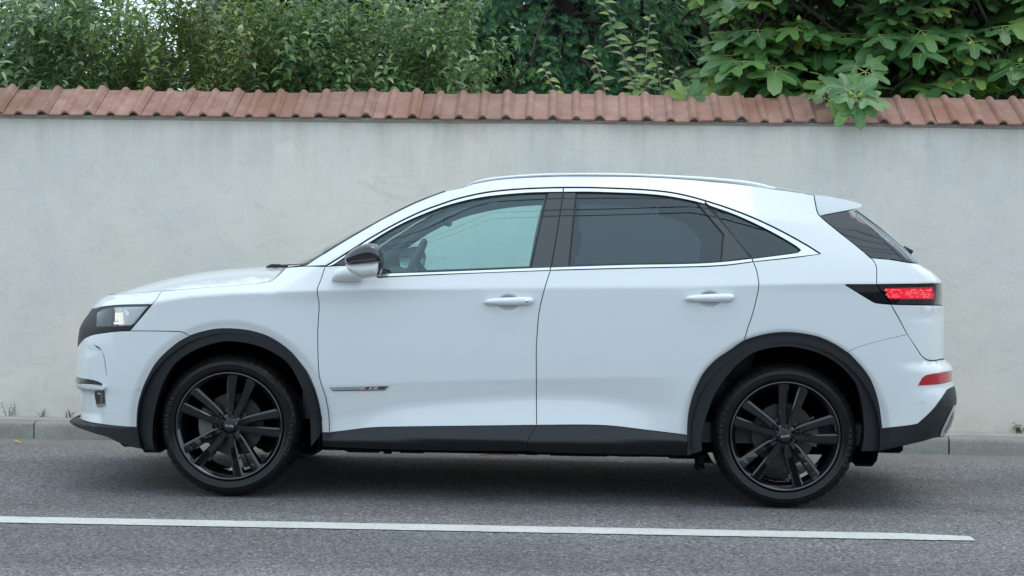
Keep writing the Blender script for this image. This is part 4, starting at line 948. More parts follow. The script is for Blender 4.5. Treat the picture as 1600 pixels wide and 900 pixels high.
# ---- wheel housings, floor, cabin
for cx, cz in ((WFX, WFZ), (WRX, WRZ)):
    for s in (-1, 1):
        mb = MB(); n = 28; V = []
        for y in (.905, .80, .45):
            for i in range(n+1):
                a = math.radians(-42+264*i/n); R = .452 if y > .9 else .46
                V.append((cx+R*math.cos(a), s*y, max(cz+R*math.sin(a), .215)))
        F = [(k*(n+1)+i, k*(n+1)+i+1, (k+1)*(n+1)+i+1, (k+1)*(n+1)+i) for k in range(2) for i in range(n)]
        F.append(tuple(range(2*(n+1), 3*(n+1)))); mb.add(V, F); mb.build('wheel_housing', M['dark'], car)
mb = MB(); mb.box((WFX+.44, -.84, .235), (WRX-.44, .84, .30), bev=.01); mb.box((-2.0, -.44, .22), (WFX+.5, .44, .36), bev=.02); mb.box((WRX-.5, -.44, .24), (2.0, .44, .40), bev=.02)
mb.box((WFX+.46, -.38, .175), (WRX-.46, .38, .24), bev=.03); mb.box((-1.95, -.70, .215), (WFX-.46, .70, .28), bev=.015); mb.box((WRX+.46, -.72, .26), (1.95, .72, .33), bev=.015)  # low centre box added to deepen the shadow under the car
for a_, b_, z_ in ((-.78,-.62,.226),(-.60,-.56,.222),(-.52,-.40,.228),(.10,.16,.230),(.22,.50,.229),(.55,.66,.231),(.80,.98,.226)): mb.box((a_, -.835, z_), (b_, -.80, .245), bev=.003)
mb.box((WRX-.425, -.82, .17), (WRX-.40, -.74, .26)); mb.tube([(WRX-.42,-.83,.24),(WRX-.40,-.83,.215),(WRX-.385,-.83,.18)], [.012,.014,.01], 6)
mb.build('underbody', M['dark'], car, False)
mb = MB(); mb.box((1.30, -.55, .45), (1.74, .55, 1.06), bev=.05); mb.build('boot_light_block', M['dark'], car, False)  # dark block added inside the tail to stop light leaking through gaps
mb = MB(); mb.box((-1.93, -.44, .42), (-1.05, .44, .93), bev=.08); mb.build('front_light_block', M['dark'], car, False)  # dark block added inside the nose to stop light leaking through
# axle beams
mb = MB(); mb.tube([(WRX,-.72,.34),(WRX,.72,.34)], .045, 10); mb.build('axle', M['inner'], car)
mb = MB(); mb.tube([(WFX,-.72,.34),(WFX,.72,.34)], .03, 10); mb.build('axle', M['inner'], car)
cab = MB(); cab.box((-.95, -.76, .30), (1.75, .76, .40)); cab.box((-1.02, -.74, .38), (-.98, .74, 1.0)); cab.build('cabin_floor', M['interior'], car, False)
for s in (-1, 1):
    mb = MB(); V = []
    for x in np.linspace(-.92, 1.28, 24):
        zb = float(np.interp(x, BEX, BEZ)); lo_ = .35 if x < WRX-.52 else .90; V += [(x, s*.80, lo_), (x, s*.80, .95), (x, s*.815, zb-.02), (x, s*.828, zb-.012)]
    F = [(i*4+j, (i+1)*4+j, (i+1)*4+j+1, i*4+j+1) for i in range(23) for j in range(3)]; mb.add(V, F); mb.build('door_trim', M['interior'], car)
# dashboard
mb = MB(); V = []; prof = [(-1.0,.80),(-1.0,1.03),(-.90,1.085),(-.72,1.10),(-.60,1.085),(-.52,1.04),(-.52,.90),(-.60,.70)]
for y in np.linspace(-.78, .78, 13):
    hoodb = .045*math.exp(-((y+.37)/.17)**2); V += [(x, y, z+(hoodb if z > 1.03 and x > -.8 else 0)) for x, z in prof]
k = len(prof); F = [(i*k+j, i*k+j+1, (i+1)*k+j+1, (i+1)*k+j) for i in range(12) for j in range(k-1)]; mb.add(V, F); mb.build('dashboard', M['interior'], car)
sw = empty('steering_wheel', (pl(640, 428, -.37)[0], -.37, pl(640, 428, -.37)[1]), 0, car)
mb = MB(); pts = [(.0, .185*math.cos(a), .185*math.sin(a)) for a in np.linspace(0, 2*math.pi, 41)]; mb.tube(pts, .0155, 10, cap=False)
st_o = mb.build('wheel_rim', M['interior'], sw); mb = MB(); mb.box((-.02,-.07,-.05),(.03,.07,.05), bev=.02); mb.box((-.005,-.18,-.02),(.01,.18,.02)); mb.box((-.005,-.02,-.18),(.01,.02,.0)); mb.tube([(0,0,0),(-.25,0,-.10)], .03, 8)
mb.build('wheel_boss', M['interior'], sw, False); sw.rotation_euler = (0, math.radians(24), math.radians(3))
# seats
def seat(x, y, w):
    s = empty('seat', (x, y, 0), 0, car)
    def blob(name, prof, hw):
        V = []; n = len(prof); ys = [-hw, -hw*.9, -hw*.5, 0, hw*.5, hw*.9, hw]
        cx_ = sum(p[0] for p in prof)/n; cz_ = sum(p[1] for p in prof)/n
        for y_ in ys:
            q = (.84 if abs(y_) == hw else 1.0)
            V += [(cx_+(px_-cx_)*q, y_, cz_+(pz-cz_)*q) for px_, pz in prof]
        F = [(i*n+j, i*n+(j+1) % n, (i+1)*n+(j+1) % n, (i+1)*n+j) for i in range(len(ys)-1) for j in range(n)] + [tuple(range(n-1, -1, -1)), tuple(range((len(ys)-1)*n, len(ys)*n))]
        mobj(name, V, F, M['interior'], s)
    blob('cushion', [(-.40,.55),(-.42,.62),(-.36,.66),(.05,.62),(.10,.56),(.05,.45),(-.35,.45)], w)
    blob('backrest', [(.0,.58),(.03,.70),(.14,1.02),(.20,1.17),(.27,1.18),(.28,1.10),(.22,.80),(.13,.56)], w*.95)
    if w < .4: blob('headrest', [(.21,1.21),(.20,1.30),(.22,1.38),(.28,1.39),(.31,1.32),(.29,1.21)], .13)
    else:
        for q in (-.36, .36): pass
    return s
seat(.04, -.38, .26); seat(.04, .38, .26); seat(1.05, 0, .62)
# headliner and inner pillars
mb = MB(); V = []
for px_ in range(700, 1260, 40):
    ye = np.interp(px_, REn[:, 0], REn[:, 1]); x, z, _ = hit(px_, ye+4); w = float(Wf(x, z))-.06
    V += [(x, t*w, z-.035+.04*(1-t*t)) for t in np.linspace(-1, 1, 9)]
k = 9; F = [(i*k+j, (i+1)*k+j, (i+1)*k+j+1, i*k+j+1) for i in range(len(V)//k-1) for j in range(k-1)]; mb.add(V, F); mb.build('headliner', M['liner'], car)
for pts, r in (([(516,416),(560,388),(620,351),(680,324),(740,309),(800,301),(880,298),(960,299),(1040,305)], .028), ([(866,298),(850,360),(838,425)], .045), ([(1050,308),(1100,322),(1140,360),(1168,402)], .06), ([(1100,320),(1160,346),(1220,374),(1262,394)], .05)):
    q = []
    for a, b in smooth_loop(pts, False, 12):
        x, z, _ = hit(a, b); q.append((x, float(Wf(x, z))-.055-r*.5, z))
    for s in (-1, 1):
        mb = MB(); mb.tube([(x, s*w, z) for x, w, z in q], r, 8); mb.build('inner_pillar', M['pillar_trim'], car)
mb = MB(); x, z = pl(700, 345, 0); mb.box((x-.015, -.11, z-.03), (x+.012, .11, z+.03), bev=.01); mb.build('inside_mirror', M['interior'], car, False)

# ================================================================== PLANTS
def leaf_template(L=1.0, wid=.42, fold=.25, droop=.5, n=5):
    """one leaf along +X, upper face +Z: folded on the midrib, bending down towards the tip"""
    V = []; F = []
    for i in range(n+1):
        t = i/n; w = wid*.5*math.sin(math.pi*min(t*.94+.05, 1))**.8*(1.12-.35*t) if 0 < i < n else .012
        x = L*(math.sin(droop*1.6*t)/(droop*1.6) if droop > .01 else t); z = -L*droop*.8*t*t
        for s in (-1, 0, 1): V.append((x, s*w*math.cos(fold), z + (abs(s)*w*math.sin(fold))))
    for i in range(n):
        b = i*3; F += [(b, b+3, b+4, b+1), (b+1, b+4, b+5, b+2)]
    return np.array(V), F
def frames(D, U):
    D = D/np.linalg.norm(D, axis=1)[:, None]; S = np.cross(U, D); S /= np.linalg.norm(S, axis=1)[:, None]+1e-9; Z = np.cross(D, S)
    return np.stack([D, S, Z], 2)            # columns x, y, z
def scatter_mesh(name, tV, tF, P, R, S, tint, mat, parent, mats=None, fm=None):
    n = len(P); k = len(tV)
    V = (np.einsum('nij,kj->nki', R, tV)*S[:, None, None] + P[:, None, :]).reshape(-1, 3)
    me = bpy.data.meshes.new(name); me.vertices.add(n*k); me.vertices.foreach_set('co', V.ravel())
    sizes = [len(f) for f in tF]; flat = np.concatenate([np.array(f) for f in tF]); nl = len(flat)
    li = (flat[None, :] + (np.arange(n)*k)[:, None]).ravel(); me.loops.add(n*nl); me.loops.foreach_set('vertex_index', li.astype(np.int32))
    st = np.concatenate([[0], np.cumsum(sizes)[:-1]]); ls = (st[None, :] + (np.arange(n)*nl)[:, None]).ravel()
    me.polygons.add(n*len(tF)); me.polygons.foreach_set('loop_start', ls.astype(np.int32))
    for m in (mat if isinstance(mat, list) else [mat]): me.materials.append(m)
    if fm is not None: me.polygons.foreach_set('material_index', np.tile(np.array(fm, np.int32), n))
    me.update(calc_edges=True); me.validate()
    me.polygons.foreach_set('use_smooth', np.ones(len(me.polygons), bool))
    at = me.attributes.new('tint', 'FLOAT', 'POINT'); at.data.foreach_set('value', np.repeat(tint, k).astype(np.float32))
    o = obj(name, me, parent); o['kind'] = 'stuff'; return o
def in_view(P, m=20):
    d = P - CPOS; z = d@CF; x = 800+FPX*(d@CR)/z; y = 450-FPX*(d@CU)/z
    return (x > -m) & (x < 1600+m) & (y > -m) & (y < 160), x, y
def foliage(root, templates, P, R, S, mat, nobj=300, part='leaf', stuff='crown', fm=None):
    """the leaves that show largest become leaf objects, the rest one crown mesh"""
    P = np.array(P); R = np.array(R); S = np.array(S); n = len(P); loc = np.array(root.location)
    vis, x, y = in_view(P); score = np.where(vis, S/(P[:, 1]) + rng.uniform(0, .002, n) - np.where(y > 152, 1, 0), -1)
    # favour what is in front
    score = np.where(vis, score*3 - (P[:, 1]-10.8)*.02, -9)
    order = np.argsort(-score); pick = [i for i in order[:nobj] if vis[i]]; ps = set(pick)
    rest = np.array([i for i in range(n) if i not in ps], int)
    mes = []
    for tV, tF in templates:
        me = mesh_data(part, tV, tF, mat, True, None, fm); at = me.attributes.new('tint', 'FLOAT', 'POINT'); mes.append(me)
    tid = rng.integers(0, len(templates), n)
    for i in pick:
        o = obj(part, mes[tid[i]], root); m = Matrix.Identity(4)
        for a in range(3):
            for b in range(3): m[a][b] = R[i][a][b]*S[i]
            m[a][3] = P[i][a]-loc[a]
        o.matrix_local = m
    if len(rest):
        for t in range(len(templates)):
            r = rest[tid[rest] == t] if len(templates) > 1 else rest
            if not len(r): continue
            scatter_mesh(stuff, templates[t][0], templates[t][1], P[r]-loc, R[r], S[r], rng.uniform(0, 1, len(r)), mat, root, fm=fm)
def shoot(base, d, L, spacing, leaf, stems, P, R, S, up=.5, rad=.0036, spread=1.0, tip=0):
    """a leafy shoot: a stem bending upwards with leaves set spirally"""
    d = np.array(d, float); d /= np.linalg.norm(d); pts = [np.array(base, float)]; n = 8
    bend = rng.normal(0, .10, 3)
    for i in range(n):
        d = d + np.array([0, 0, up*.12]) + bend*.25 + rng.normal(0, .03, 3); d /= np.linalg.norm(d); pts.append(pts[-1]+d*L/n)
    stems.append((pts, [rad*(1-.75*i/n) for i in range(n+1)]))
    k = int(L/spacing); a = rng.uniform(0, 6.28)
    pa = np.array(pts)
    for j in range(k):
        t = (j+.6)/k*n; i = min(int(t), n-1); p = pa[i]+(pa[i+1]-pa[i])*(t-i); ax = pa[i+1]-pa[i]; ax /= np.linalg.norm(ax)
        a += 2.4; s1 = np.cross(ax, [0, 1, .2]); s1 /= np.linalg.norm(s1); s2 = np.cross(ax, s1)
        o_ = s1*math.cos(a)+s2*math.sin(a); D = o_*spread + ax*rng.uniform(.25, .9) + rng.normal(0, .18, 3)
        U = ax*.8 + np.array([0, -.1, .6]) - o_*.2 + rng.normal(0, .25, 3)
        q = leaf*rng.uniform(.7, 1.25)*(1 - (.45 if j > k*.85 else 0)*(1 if tip == 0 else .3))
        P.append(p + D/np.linalg.norm(D)*.012); R.append(frames(D[None], U[None])[0]); S.append(q)
def stem_obj(name, stems, mat, root, n=5):
    mb = MB(); loc = np.array(root.location)
    for pts, r in stems: mb.tube([p-loc for p in pts], r, n, cap=False)
    return mb.build(name, mat, root)
def fruit_tree(name, label, cat, base, x0, x1, y0, y1, z0, z1, nshoot, leaf, templ, mat, group=None, lean=.62, spacing=.030, extra=None, trunk_mat=None, dens=None, nobj=300, stemmat=None):
    root = empty(name, base); tag(root, label, cat, group)
    stems = []; P = []; R = []; S = []
    for i in range(nshoot):
        b = np.array([rng.uniform(x0, x1), rng.uniform(y0, y1), rng.uniform(z0, z1)])
        if dens is not None and not dens(b): continue
        d = np.array([rng.normal(0, lean)+.25*(b[0]-(x0+x1)/2)/(x1-x0), rng.normal(-.2, lean), .85])
        shoot(b, d, rng.uniform(.28, .62), spacing, leaf, stems, P, R, S)
    for e in (extra or []): shoot(*e[:2], e[2], spacing, leaf, stems, P, R, S, up=e[3])
    stem_obj('twig', stems, stemmat or M['bark'], root)['kind'] = 'stuff'
    # trunk and limbs
    bx, by, bz = base; top = np.array([bx, by, (z0+z1)*.5]); mb = MB()
    mb.tube([np.array(base)-np.array(base), (top-np.array(base))*.35+np.array([.03, .02, 0]), (top-np.array(base))*.7, top-np.array(base)], [.085, .07, .055, .03], 9)
    mb.build('trunk', trunk_mat or M['bark'], root)
    for k in range(9):
        f = rng.uniform(.3, .9); s = np.array(base)+(top-np.array(base))*f; e = np.array([rng.uniform(x0, x1), rng.uniform(y0, y1), rng.uniform(z0+.3, z1)])
        m_ = (s+e)/2+np.array([0, 0, -.12]); mb = MB(); mb.tube([s-np.array(base), m_-np.array(base), e-np.array(base)], [.035, .024, .010], 7); mb.build('limb', trunk_mat or M['bark'], root)
    foliage(root, templ, P, R, S, mat, nobj); return root

T_narrow = [leaf_template(1, .34, .35, .62), leaf_template(1, .38, .45, .40), leaf_template(1, .36, .25, .85)]
T_small = [leaf_template(1, .42, .25, .35, 4), leaf_template(1, .46, .3, .6, 4)]
T_oval = [leaf_template(1, .44, .32, .75), leaf_template(1, .50, .38, .95), leaf_template(1, .42, .28, .5)]
def gx(px, Y): return float(at_y(px, 80, Y)[0])

fruit_tree('fruit_tree', 'grey-green tree with narrow curling leaves at the far left behind the wall', 'tree', (gx(90, 12.2), 12.2, .1), gx(-60, 12), gx(205, 12), 11.4, 13.2, 1.5, 2.85, 520, .104, T_narrow, M['leaf_a'], spacing=.022)
fruit_tree('olive_tree', 'olive-toned bush with small yellowish leaves, gaps of sky beside it', 'tree', (gx(320, 12.2), 12.2, .1), gx(180, 12), gx(450, 12), 11.4, 13.4, 1.5, 2.85, 680, .064, T_small, M['leaf_b'], spacing=.015,
           dens=lambda b: not (b[2] > 2.62 and b[0] < gx(258, 12)))
ex = []
for (px, py, dx, L, Y) in ((735,118,.9,.42,11.35),(725,100,1.4,.50,11.3),(740,132,1.3,.38,11.25),(700,60,.55,.55,11.4),(650,20,.2,.6,11.5),(580,60,.05,.55,11.2),(520,70,.05,.6,11.25)):
    ex.append((at_y(px, py, Y), (dx, -.1, .55), L, .25))
fruit_tree('apple_tree', 'green apple tree of tall upright shoots, side twigs reaching right', 'tree', (gx(600, 12.3), 12.3, .1), gx(440, 12), gx(735, 12), 11.4, 13.4, 1.5, 2.85, 760, .080, T_oval, M['leaf_c'], spacing=.019, extra=ex,
           dens=lambda b: not (b[0] > gx(690, 12) and b[1] < 11.9 and rng.uniform() < .4))

# young shoots standing against the dark spruce
def young(name, label, pts, leaf, mat, Y, spacing=.03, group='young shoots above the coping', T=T_oval):
    W_ = [at_y(a, b, Y) for a, b in pts]; root = empty(name, (W_[0][0], Y, 1.9)); tag(root, label, 'shoot', group)
    W_ = [W_[0]+np.array([0, 0, -.25])] + W_
    P = []; R = []; S = []; pa = np.array(W_); seg = np.linalg.norm(np.diff(pa, axis=0), axis=1); tot = seg.sum(); cs = np.concatenate([[0], np.cumsum(seg)])
    mb = MB(); loc = np.array(root.location); mb.tube([p-loc for p in W_], np.linspace(.007, .0025, len(W_)), 6); mb.build('stem', M['twig'], root)
    k = int(tot/spacing); a = rng.uniform(0, 6)
    for j in range(k):
        s = tot*(j+.5)/k; i = min(np.searchsorted(cs, s)-1, len(seg)-1); p = pa[i]+(pa[i+1]-pa[i])*((s-cs[i])/seg[i]); ax = (pa[i+1]-pa[i])/seg[i]
        side_ = 1 if j % 2 else -1; D = np.array([side_*rng.uniform(.5, 1), rng.uniform(-.7, .3), rng.uniform(-.1, .6)]); U = np.array([0, -.95, .8])+rng.normal(0, .28, 3)
        P.append(p); R.append(frames(D[None], U[None])[0]); S.append(leaf*rng.uniform(.75, 1.2)*(.75 if j > k*.8 else 1))
    foliage(root, T, P, R, S, mat, 60, stuff='tip_leaves'); return root
young('leafy_shoot', 'short bright yellow-green shoot, leftmost before the dark spruce', [(868,146),(860,128),(852,112),(847,100)], .085, M['leaf_y'], 11.25, .026)
young('leafy_shoot', 'pale green shoot leaning left between yellow shoot and tall one', [(946,148),(940,122),(930,96),(920,76),(914,72)], .082, M['leaf_s'], 11.25, .03)
young('leafy_shoot', 'long arching grey-leaved branch, the tallest before the spruce', [(992,140),(984,112),(968,72),(956,40),(948,12),(940,-12)], .105, M['leaf_s'], 11.5, .030)
young('leafy_shoot', 'upright shoot with yellow tip between the arching branch and fig tree', [(1008,132),(1009,100),(1012,62),(1015,36),(1017,22)], .088, M['leaf_s'], 11.6, .030)
young('leafy_shoot', 'mid green shoot of small paired leaves, just right of the yellow-tipped one', [(1034,148),(1030,120),(1026,98),(1022,82)], .080, M['leaf_s'], 11.35, .026)
young('leafy_shoot', 'smallest green shoot, nearest the fig tree', [(1042,148),(1047,130),(1053,114),(1056,106)], .062, M['leaf_c'], 11.35, .024)
young('leafy_shoot', 'low leafy clump rising behind the coping below the arching branch', [(986,150),(992,138),(998,128),(1003,120)], .085, M['leaf_s'], 11.2, .018)

# ---- spruce
def spray_template(nn=60, L=1.0, seed=0):
    r = np.random.default_rng(seed); V = []; F = []
    for i in range(nn):
        t = (i+.5)/nn; a = r.uniform(0, 6.28); b = np.array([t*L*.95, 0, -.10*t*t]); o_ = np.array([.55, math.cos(a), math.sin(a)])
        o_ /= np.linalg.norm(o_); ln = .25*(1-.30*t)*r.uniform(.8, 1.2); s = np.cross(o_, [1, .3, .2]); s /= np.linalg.norm(s); q = len(V); w = .022
        V += [b-s*w, b+s*w, b+o_*ln+s*w*.4, b+o_*ln-s*w*.4]; F.append((q, q+1, q+2, q+3))
    q = len(V)
    for x in (0, .5, .97): V += [np.array([x, -.03, -.10*x*x]), np.array([x, .03, -.10*x*x])]
    F += [(q, q+2, q+3, q+1), (q+2, q+4, q+5, q+3)]
    return np.array(V), F
T_spray = [spray_template(46, 1, s) for s in (1, 2, 3)]
def spruce(base, zr, nl, xdir, label, mat, nobj=300, sz=.15, rad=1.5):
    root = empty('spruce_tree', base); tag(root, label, 'tree'); b = np.array(base)
    mb = MB(); mb.tube([(0,0,0),(0.02,0,1.5),(0,.02,3.2),(0,0,5.2)], [.16,.13,.09,.03], 10); mb.build('trunk', M['bark_dark'], root)
    P = []; R = []; S = []; br = MB()
    for i in range(nl):
        z = rng.uniform(*zr); a = rng.uniform(-math.pi*.98, -.02) if rng.uniform() < .8 else rng.uniform(0, 3.1); d = np.array([math.cos(a), math.sin(a), 0]); L = rad*rng.uniform(.65, 1.1)*(1-.08*(z-zr[0]))
        pts = []
        for k in range(9):
            t = k/8; pts.append(np.array([0, 0, z]) + d*L*t + np.array([0, 0, .10*math.sin(t*3) - .42*t*t*L + .10*t**4]))
        br.tube(pts, [.022*(1-.8*k/8) for k in range(9)], 5, cap=False)
        for j in range(int(42*L)):
            t = rng.uniform(.18, 1.0); kk = min(int(t*8), 7); p = pts[kk]+(pts[kk+1]-pts[kk])*(t*8-kk); sd = np.cross(d, [0, 0, 1])*(1 if j % 2 else -1)
            D = d*rng.uniform(.1, .8)+sd*rng.uniform(.1, .9)+np.array([rng.normal(0, .2), -rng.uniform(0, .8), -rng.uniform(.0, .9)]); off = sd*rng.uniform(0, .14)+np.array([0, 0, -rng.uniform(0, .22)])
            P.append(b+p+off); R.append(frames(D[None], np.array([[0, -.4, 1.0]])+rng.normal(0, .1, (1, 3)))[0]); S.append(sz*rng.uniform(.65, 1.15))
    br.build('branches', M['bark_dark'], root)['kind'] = 'stuff'
    foliage(root, T_spray, P, R, S, mat, nobj, part='spray', stuff='needles'); return root
spruce((gx(880, 13.9), 13.9, .1), (1.5, 3.9), 85, 0, 'dark blue-green spruce with hanging sprays, between the apple and fig trees', M['needle'])
spruce((gx(1035, 14.3), 14.3, .1), (2.6, 4.8), 30, 0, 'brighter green spruce behind the yellow-tipped shoot, lit sprays on top', M['needle_y'], 160, .14, 1.05)

# ---- fig tree
def fig_leaf(seed):
    r = np.random.default_rng(seed)
    lobes = [(-118, .48), (-58, .80), (0, 1.0), (58, .80), (118, .48)]; out = []
    for i, (a, l) in enumerate(lobes):
        l *= r.uniform(.9, 1.08); a += r.normal(0, 4); w = 15 if i == 2 else 14
        if i: out.append(((a+lobes[i-1][0])/2, .44 if i in (2, 3) else .40))
        out += [(a-w*1.25, l*.66), (a-w*.85, l*.86), (a, l), (a+w*.85, l*.86), (a+w*1.25, l*.66)]
    out = [(-158, .20)] + out + [(158, .20)]
    rim_ = np.array([(q*math.cos(math.radians(a)), q*math.sin(math.radians(a))) for a, q in out])
    n = len(rim_)
    def zz(p):
        q = math.hypot(*p); return -.32*q*q + .10*abs(math.sin(math.atan2(p[1], p[0])*2.9))*q + .05*math.sin(p[1]*9+seed)*q
    V = [(0, 0, 0)]; F = []; fm = []
    for s in (.5, 1.0):
        for p in rim_: V.append((p[0]*s, p[1]*s, zz(p*s)))
    for i in range(n-1):
        F.append((0, 1+i, 2+i)); F.append((1+i, 1+n+i, 2+n+i, 2+i)); fm += [0, 0]
    for a, l in lobes:                      # raised pale veins
        u = np.array([math.cos(math.radians(a)), math.sin(math.radians(a))]); s = np.array([-u[1], u[0]]); q = len(V)
        for t in (0.02, .45*l, .9*l):
            w = .013*(1-.7*t/l)
            for k in (-1, 1): p = u*t+s*w*k; V.append((p[0], p[1], zz(u*t)+.010))
        F += [(q, q+2, q+3, q+1), (q+2, q+4, q+5, q+3)]; fm += [1, 1]
    q = len(V)                              # leaf stalk
    for x, z in ((0, 0), (-.22, -.01), (-.45, .0)):
        V += [(x, -.020, z+.004), (x, .020, z+.004), (x, 0, z-.028)]
    for k in range(2):
        for j in range(3): F.append((q+k*3+j, q+k*3+(j+1) % 3, q+k*3+3+(j+1) % 3, q+k*3+3+j)); fm.append(2)
    return np.array(V), F, fm
FT = [fig_leaf(s) for s in (1, 2, 3)]; FIGM = [M['leaf_f'], M['vein'], M['petiole']]
fig = empty('fig_tree', (gx(1360, 12.0), 12.0, .1)); tag(fig, 'fig tree with large lobed leaves hanging over the wall at right', 'tree')
P = []; R = []; S = []; stems = []; figs = []
def rosette(c, n, size, up=(0, -.35, 1), tilt=.5):
    c = np.array(c); up = np.array(up, float)/np.linalg.norm(up); e1 = np.cross(up, [.3, 1, .1]); e1 /= np.linalg.norm(e1); e2 = np.cross(up, e1); a = rng.uniform(0, 6)
    for i in range(n):
        a += 2.4+rng.normal(0, .15); o_ = e1*math.cos(a)+e2*math.sin(a); D = o_+up*rng.uniform(-.25, .55)+np.array([0, -.15, -.25]); U = up*1.0+o_*.35+np.array([0, -.45, .3])+rng.normal(0, .18, 3)
        s = size*rng.uniform(.7, 1.2); d_ = D/np.linalg.norm(D); P.append(c+d_*s*.46); R.append(frames(D[None], U[None])[0]); S.append(s)
for i in range(470):
    px, py, Y = rng.uniform(1100, 1680), rng.uniform(-110, 150), rng.uniform(11.25, 12.9)
    if px < 1150 and py < 30 and rng.uniform() < .5: continue
    c = at_y(px, py, Y); rosette(c, rng.integers(3, 6), rng.uniform(.15, .225))
    stems.append(([c+np.array([rng.normal(0, .16), .25, -.35]), c+np.array([rng.normal(0, .05), .08, -.14]), c], [.013, .011, .007]))
    for k in range(rng.integers(0, 3)): figs.append(c+np.array([rng.normal(0, .05), -.05, rng.normal(-.05, .04)]))
# the sprig lying over the coping, and the upright pair at the foot of the tree
c = at_y(1338, 150, 10.68); rosette(c, 7, .155, (.1, -.85, .55)); stems.append(([c+np.array([.25, .75, .05]), c+np.array([.12, .4, .13]), c], [.014, .011, .008])); figs += [c+np.array([-.04, -.03, .01]), c+np.array([.02, -.04, .0])]
for px, py, Y_, n_l, s_l in ((1300, 128, 11.05, 4, .16), (1352, 112, 11.1, 5, .17), (1322, 144, 10.90, 3, .15), (1286, 152, 10.76, 2, .13)):
    c2 = at_y(px, py, Y_); rosette(c2, n_l, s_l, (rng.normal(0, .2), -.7, .7)); stems.append(([c2+np.array([.1, .35, -.1]), c2+np.array([.04, .15, .04]), c2], [.012, .010, .007]))
for px, py, sx in ((1066, 150, -.35), (1078, 152, .5)):
    c = at_y(px, py, 11.0); D = np.array([sx, -.1, 1.0]); P.append(c); R.append(frames(D[None], np.array([[0, -1., .3]]))[0]); S.append(.13)
stem_obj('branches', stems, M['bark_dark'], fig, 6)['kind'] = 'stuff'
mb = MB(); fl_ = np.array(fig.location)
mb.tube([(0,0,0),(.05,0,.8),(-.05,-.05,1.6)], [.11,.09,.06], 10); mb.build('trunk', M['bark'], fig)
for k in range(7):
    e = at_y(rng.uniform(1130, 1620), rng.uniform(-50, 110), rng.uniform(11.5, 12.6))-fl_; mb = MB(); mb.tube([(.05,0,.8), e*.5+np.array([0, 0, .25]), e], [.05,.035,.014], 7); mb.build('limb', M['bark'], fig)
P = np.array(P); R = np.array(R); S = np.array(S); vis, vx, vy = in_view(P); sc_ = np.where(vis, S*3-(P[:, 1]-10.6)*.35, -9); order = np.argsort(-sc_); pick = [i for i in order[:300] if vis[i]]; ps = set(pick)
figme = []
for tV, tF, fm in FT:
    me = mesh_data('leaf', tV, tF, FIGM, True, None, fm); me.attributes.new('tint', 'FLOAT', 'POINT'); figme.append(me)
for i in pick:
    o = obj('leaf', figme[i % 3], fig); m = Matrix.Identity(4)
    for a in range(3):
        for b in range(3): m[a][b] = R[i][a][b]*S[i]
        m[a][3] = P[i][a]-fl_[a]
    o.matrix_local = m
rest = np.array([i for i in range(len(P)) if i not in ps])
if len(rest): scatter_mesh('crown', FT[0][0], FT[0][1], P[rest]-fl_, R[rest], S[rest], rng.uniform(0, 1, len(rest)), FIGM, fig, fm=FT[0][2])
mb = MB(); mb.lathe([(.001,-.018),(.012,-.014),(.0165,-.002),(.012,.010),(.005,.018),(.002,.026)], 10, axis='z'); fme = mesh_data('fig', mb.V, mb.F, M['figfruit'])
fv = in_view(np.array(figs))[0]
for p, ok in zip(figs, fv):
    if ok: o = obj('fig', fme, fig); o.location = Vector(p-fl_); o.rotation_euler = (rng.uniform(-.8, .8), rng.uniform(-.8, .8), 0)

# ---- dense evergreens closing the view behind
def backdrop(label, x0, x1, y0, y1, z1, n, size, mat):
    root = empty('evergreen_tree', ((x0+x1)/2, (y0+y1)/2, .1)); tag(root, label, 'tree'); loc = np.array(root.location)
    mb = MB(); mb.tube([(0,0,0),(0,0,z1*.5),(0,0,z1*.95)], [.14,.1,.03], 8); mb.build('trunk', M['bark_dark'], root)
    u = rng.uniform(-1, 1, (n*2, 3)); u = u[(u**2).sum(1) < 1][:n]; ctr = np.array([(x0+x1)/2, (y0+y1)/2, z1/2]); hs = np.array([(x1-x0)/2, (y1-y0)/2, z1/2])
    lump = 1+.18*np.sin(u[:, 0]*7)*np.sin(u[:, 2]*9); P = ctr+u*hs*lump[:, None]*1.1; D = u+rng.normal(0, .5, u.shape)+np.array([0, -.2, -.3]); U = rng.normal(0, .5, u.shape)+np.array([0, -.5, 1])
    scatter_mesh('crown', *T_oval[1], P-loc, frames(D, U), size*rng.uniform(.7, 1.3, len(P)), rng.uniform(0, 1, len(P)), mat, root)
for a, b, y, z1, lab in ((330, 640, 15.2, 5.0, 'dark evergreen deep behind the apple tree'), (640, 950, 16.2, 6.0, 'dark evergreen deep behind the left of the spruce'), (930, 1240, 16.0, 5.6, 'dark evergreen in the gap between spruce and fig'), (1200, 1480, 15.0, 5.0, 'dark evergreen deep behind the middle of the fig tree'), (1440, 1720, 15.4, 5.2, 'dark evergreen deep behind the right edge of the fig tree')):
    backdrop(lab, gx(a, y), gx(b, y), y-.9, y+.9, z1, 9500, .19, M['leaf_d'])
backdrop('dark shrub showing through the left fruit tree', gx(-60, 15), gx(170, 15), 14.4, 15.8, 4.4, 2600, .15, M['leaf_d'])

backdrop('low dark shrub in the gap between the fruit tree and the olive-toned bush', gx(150, 14), gx(360, 14), 13.7, 14.6, 2.95, 2700, .13, M['leaf_d'])
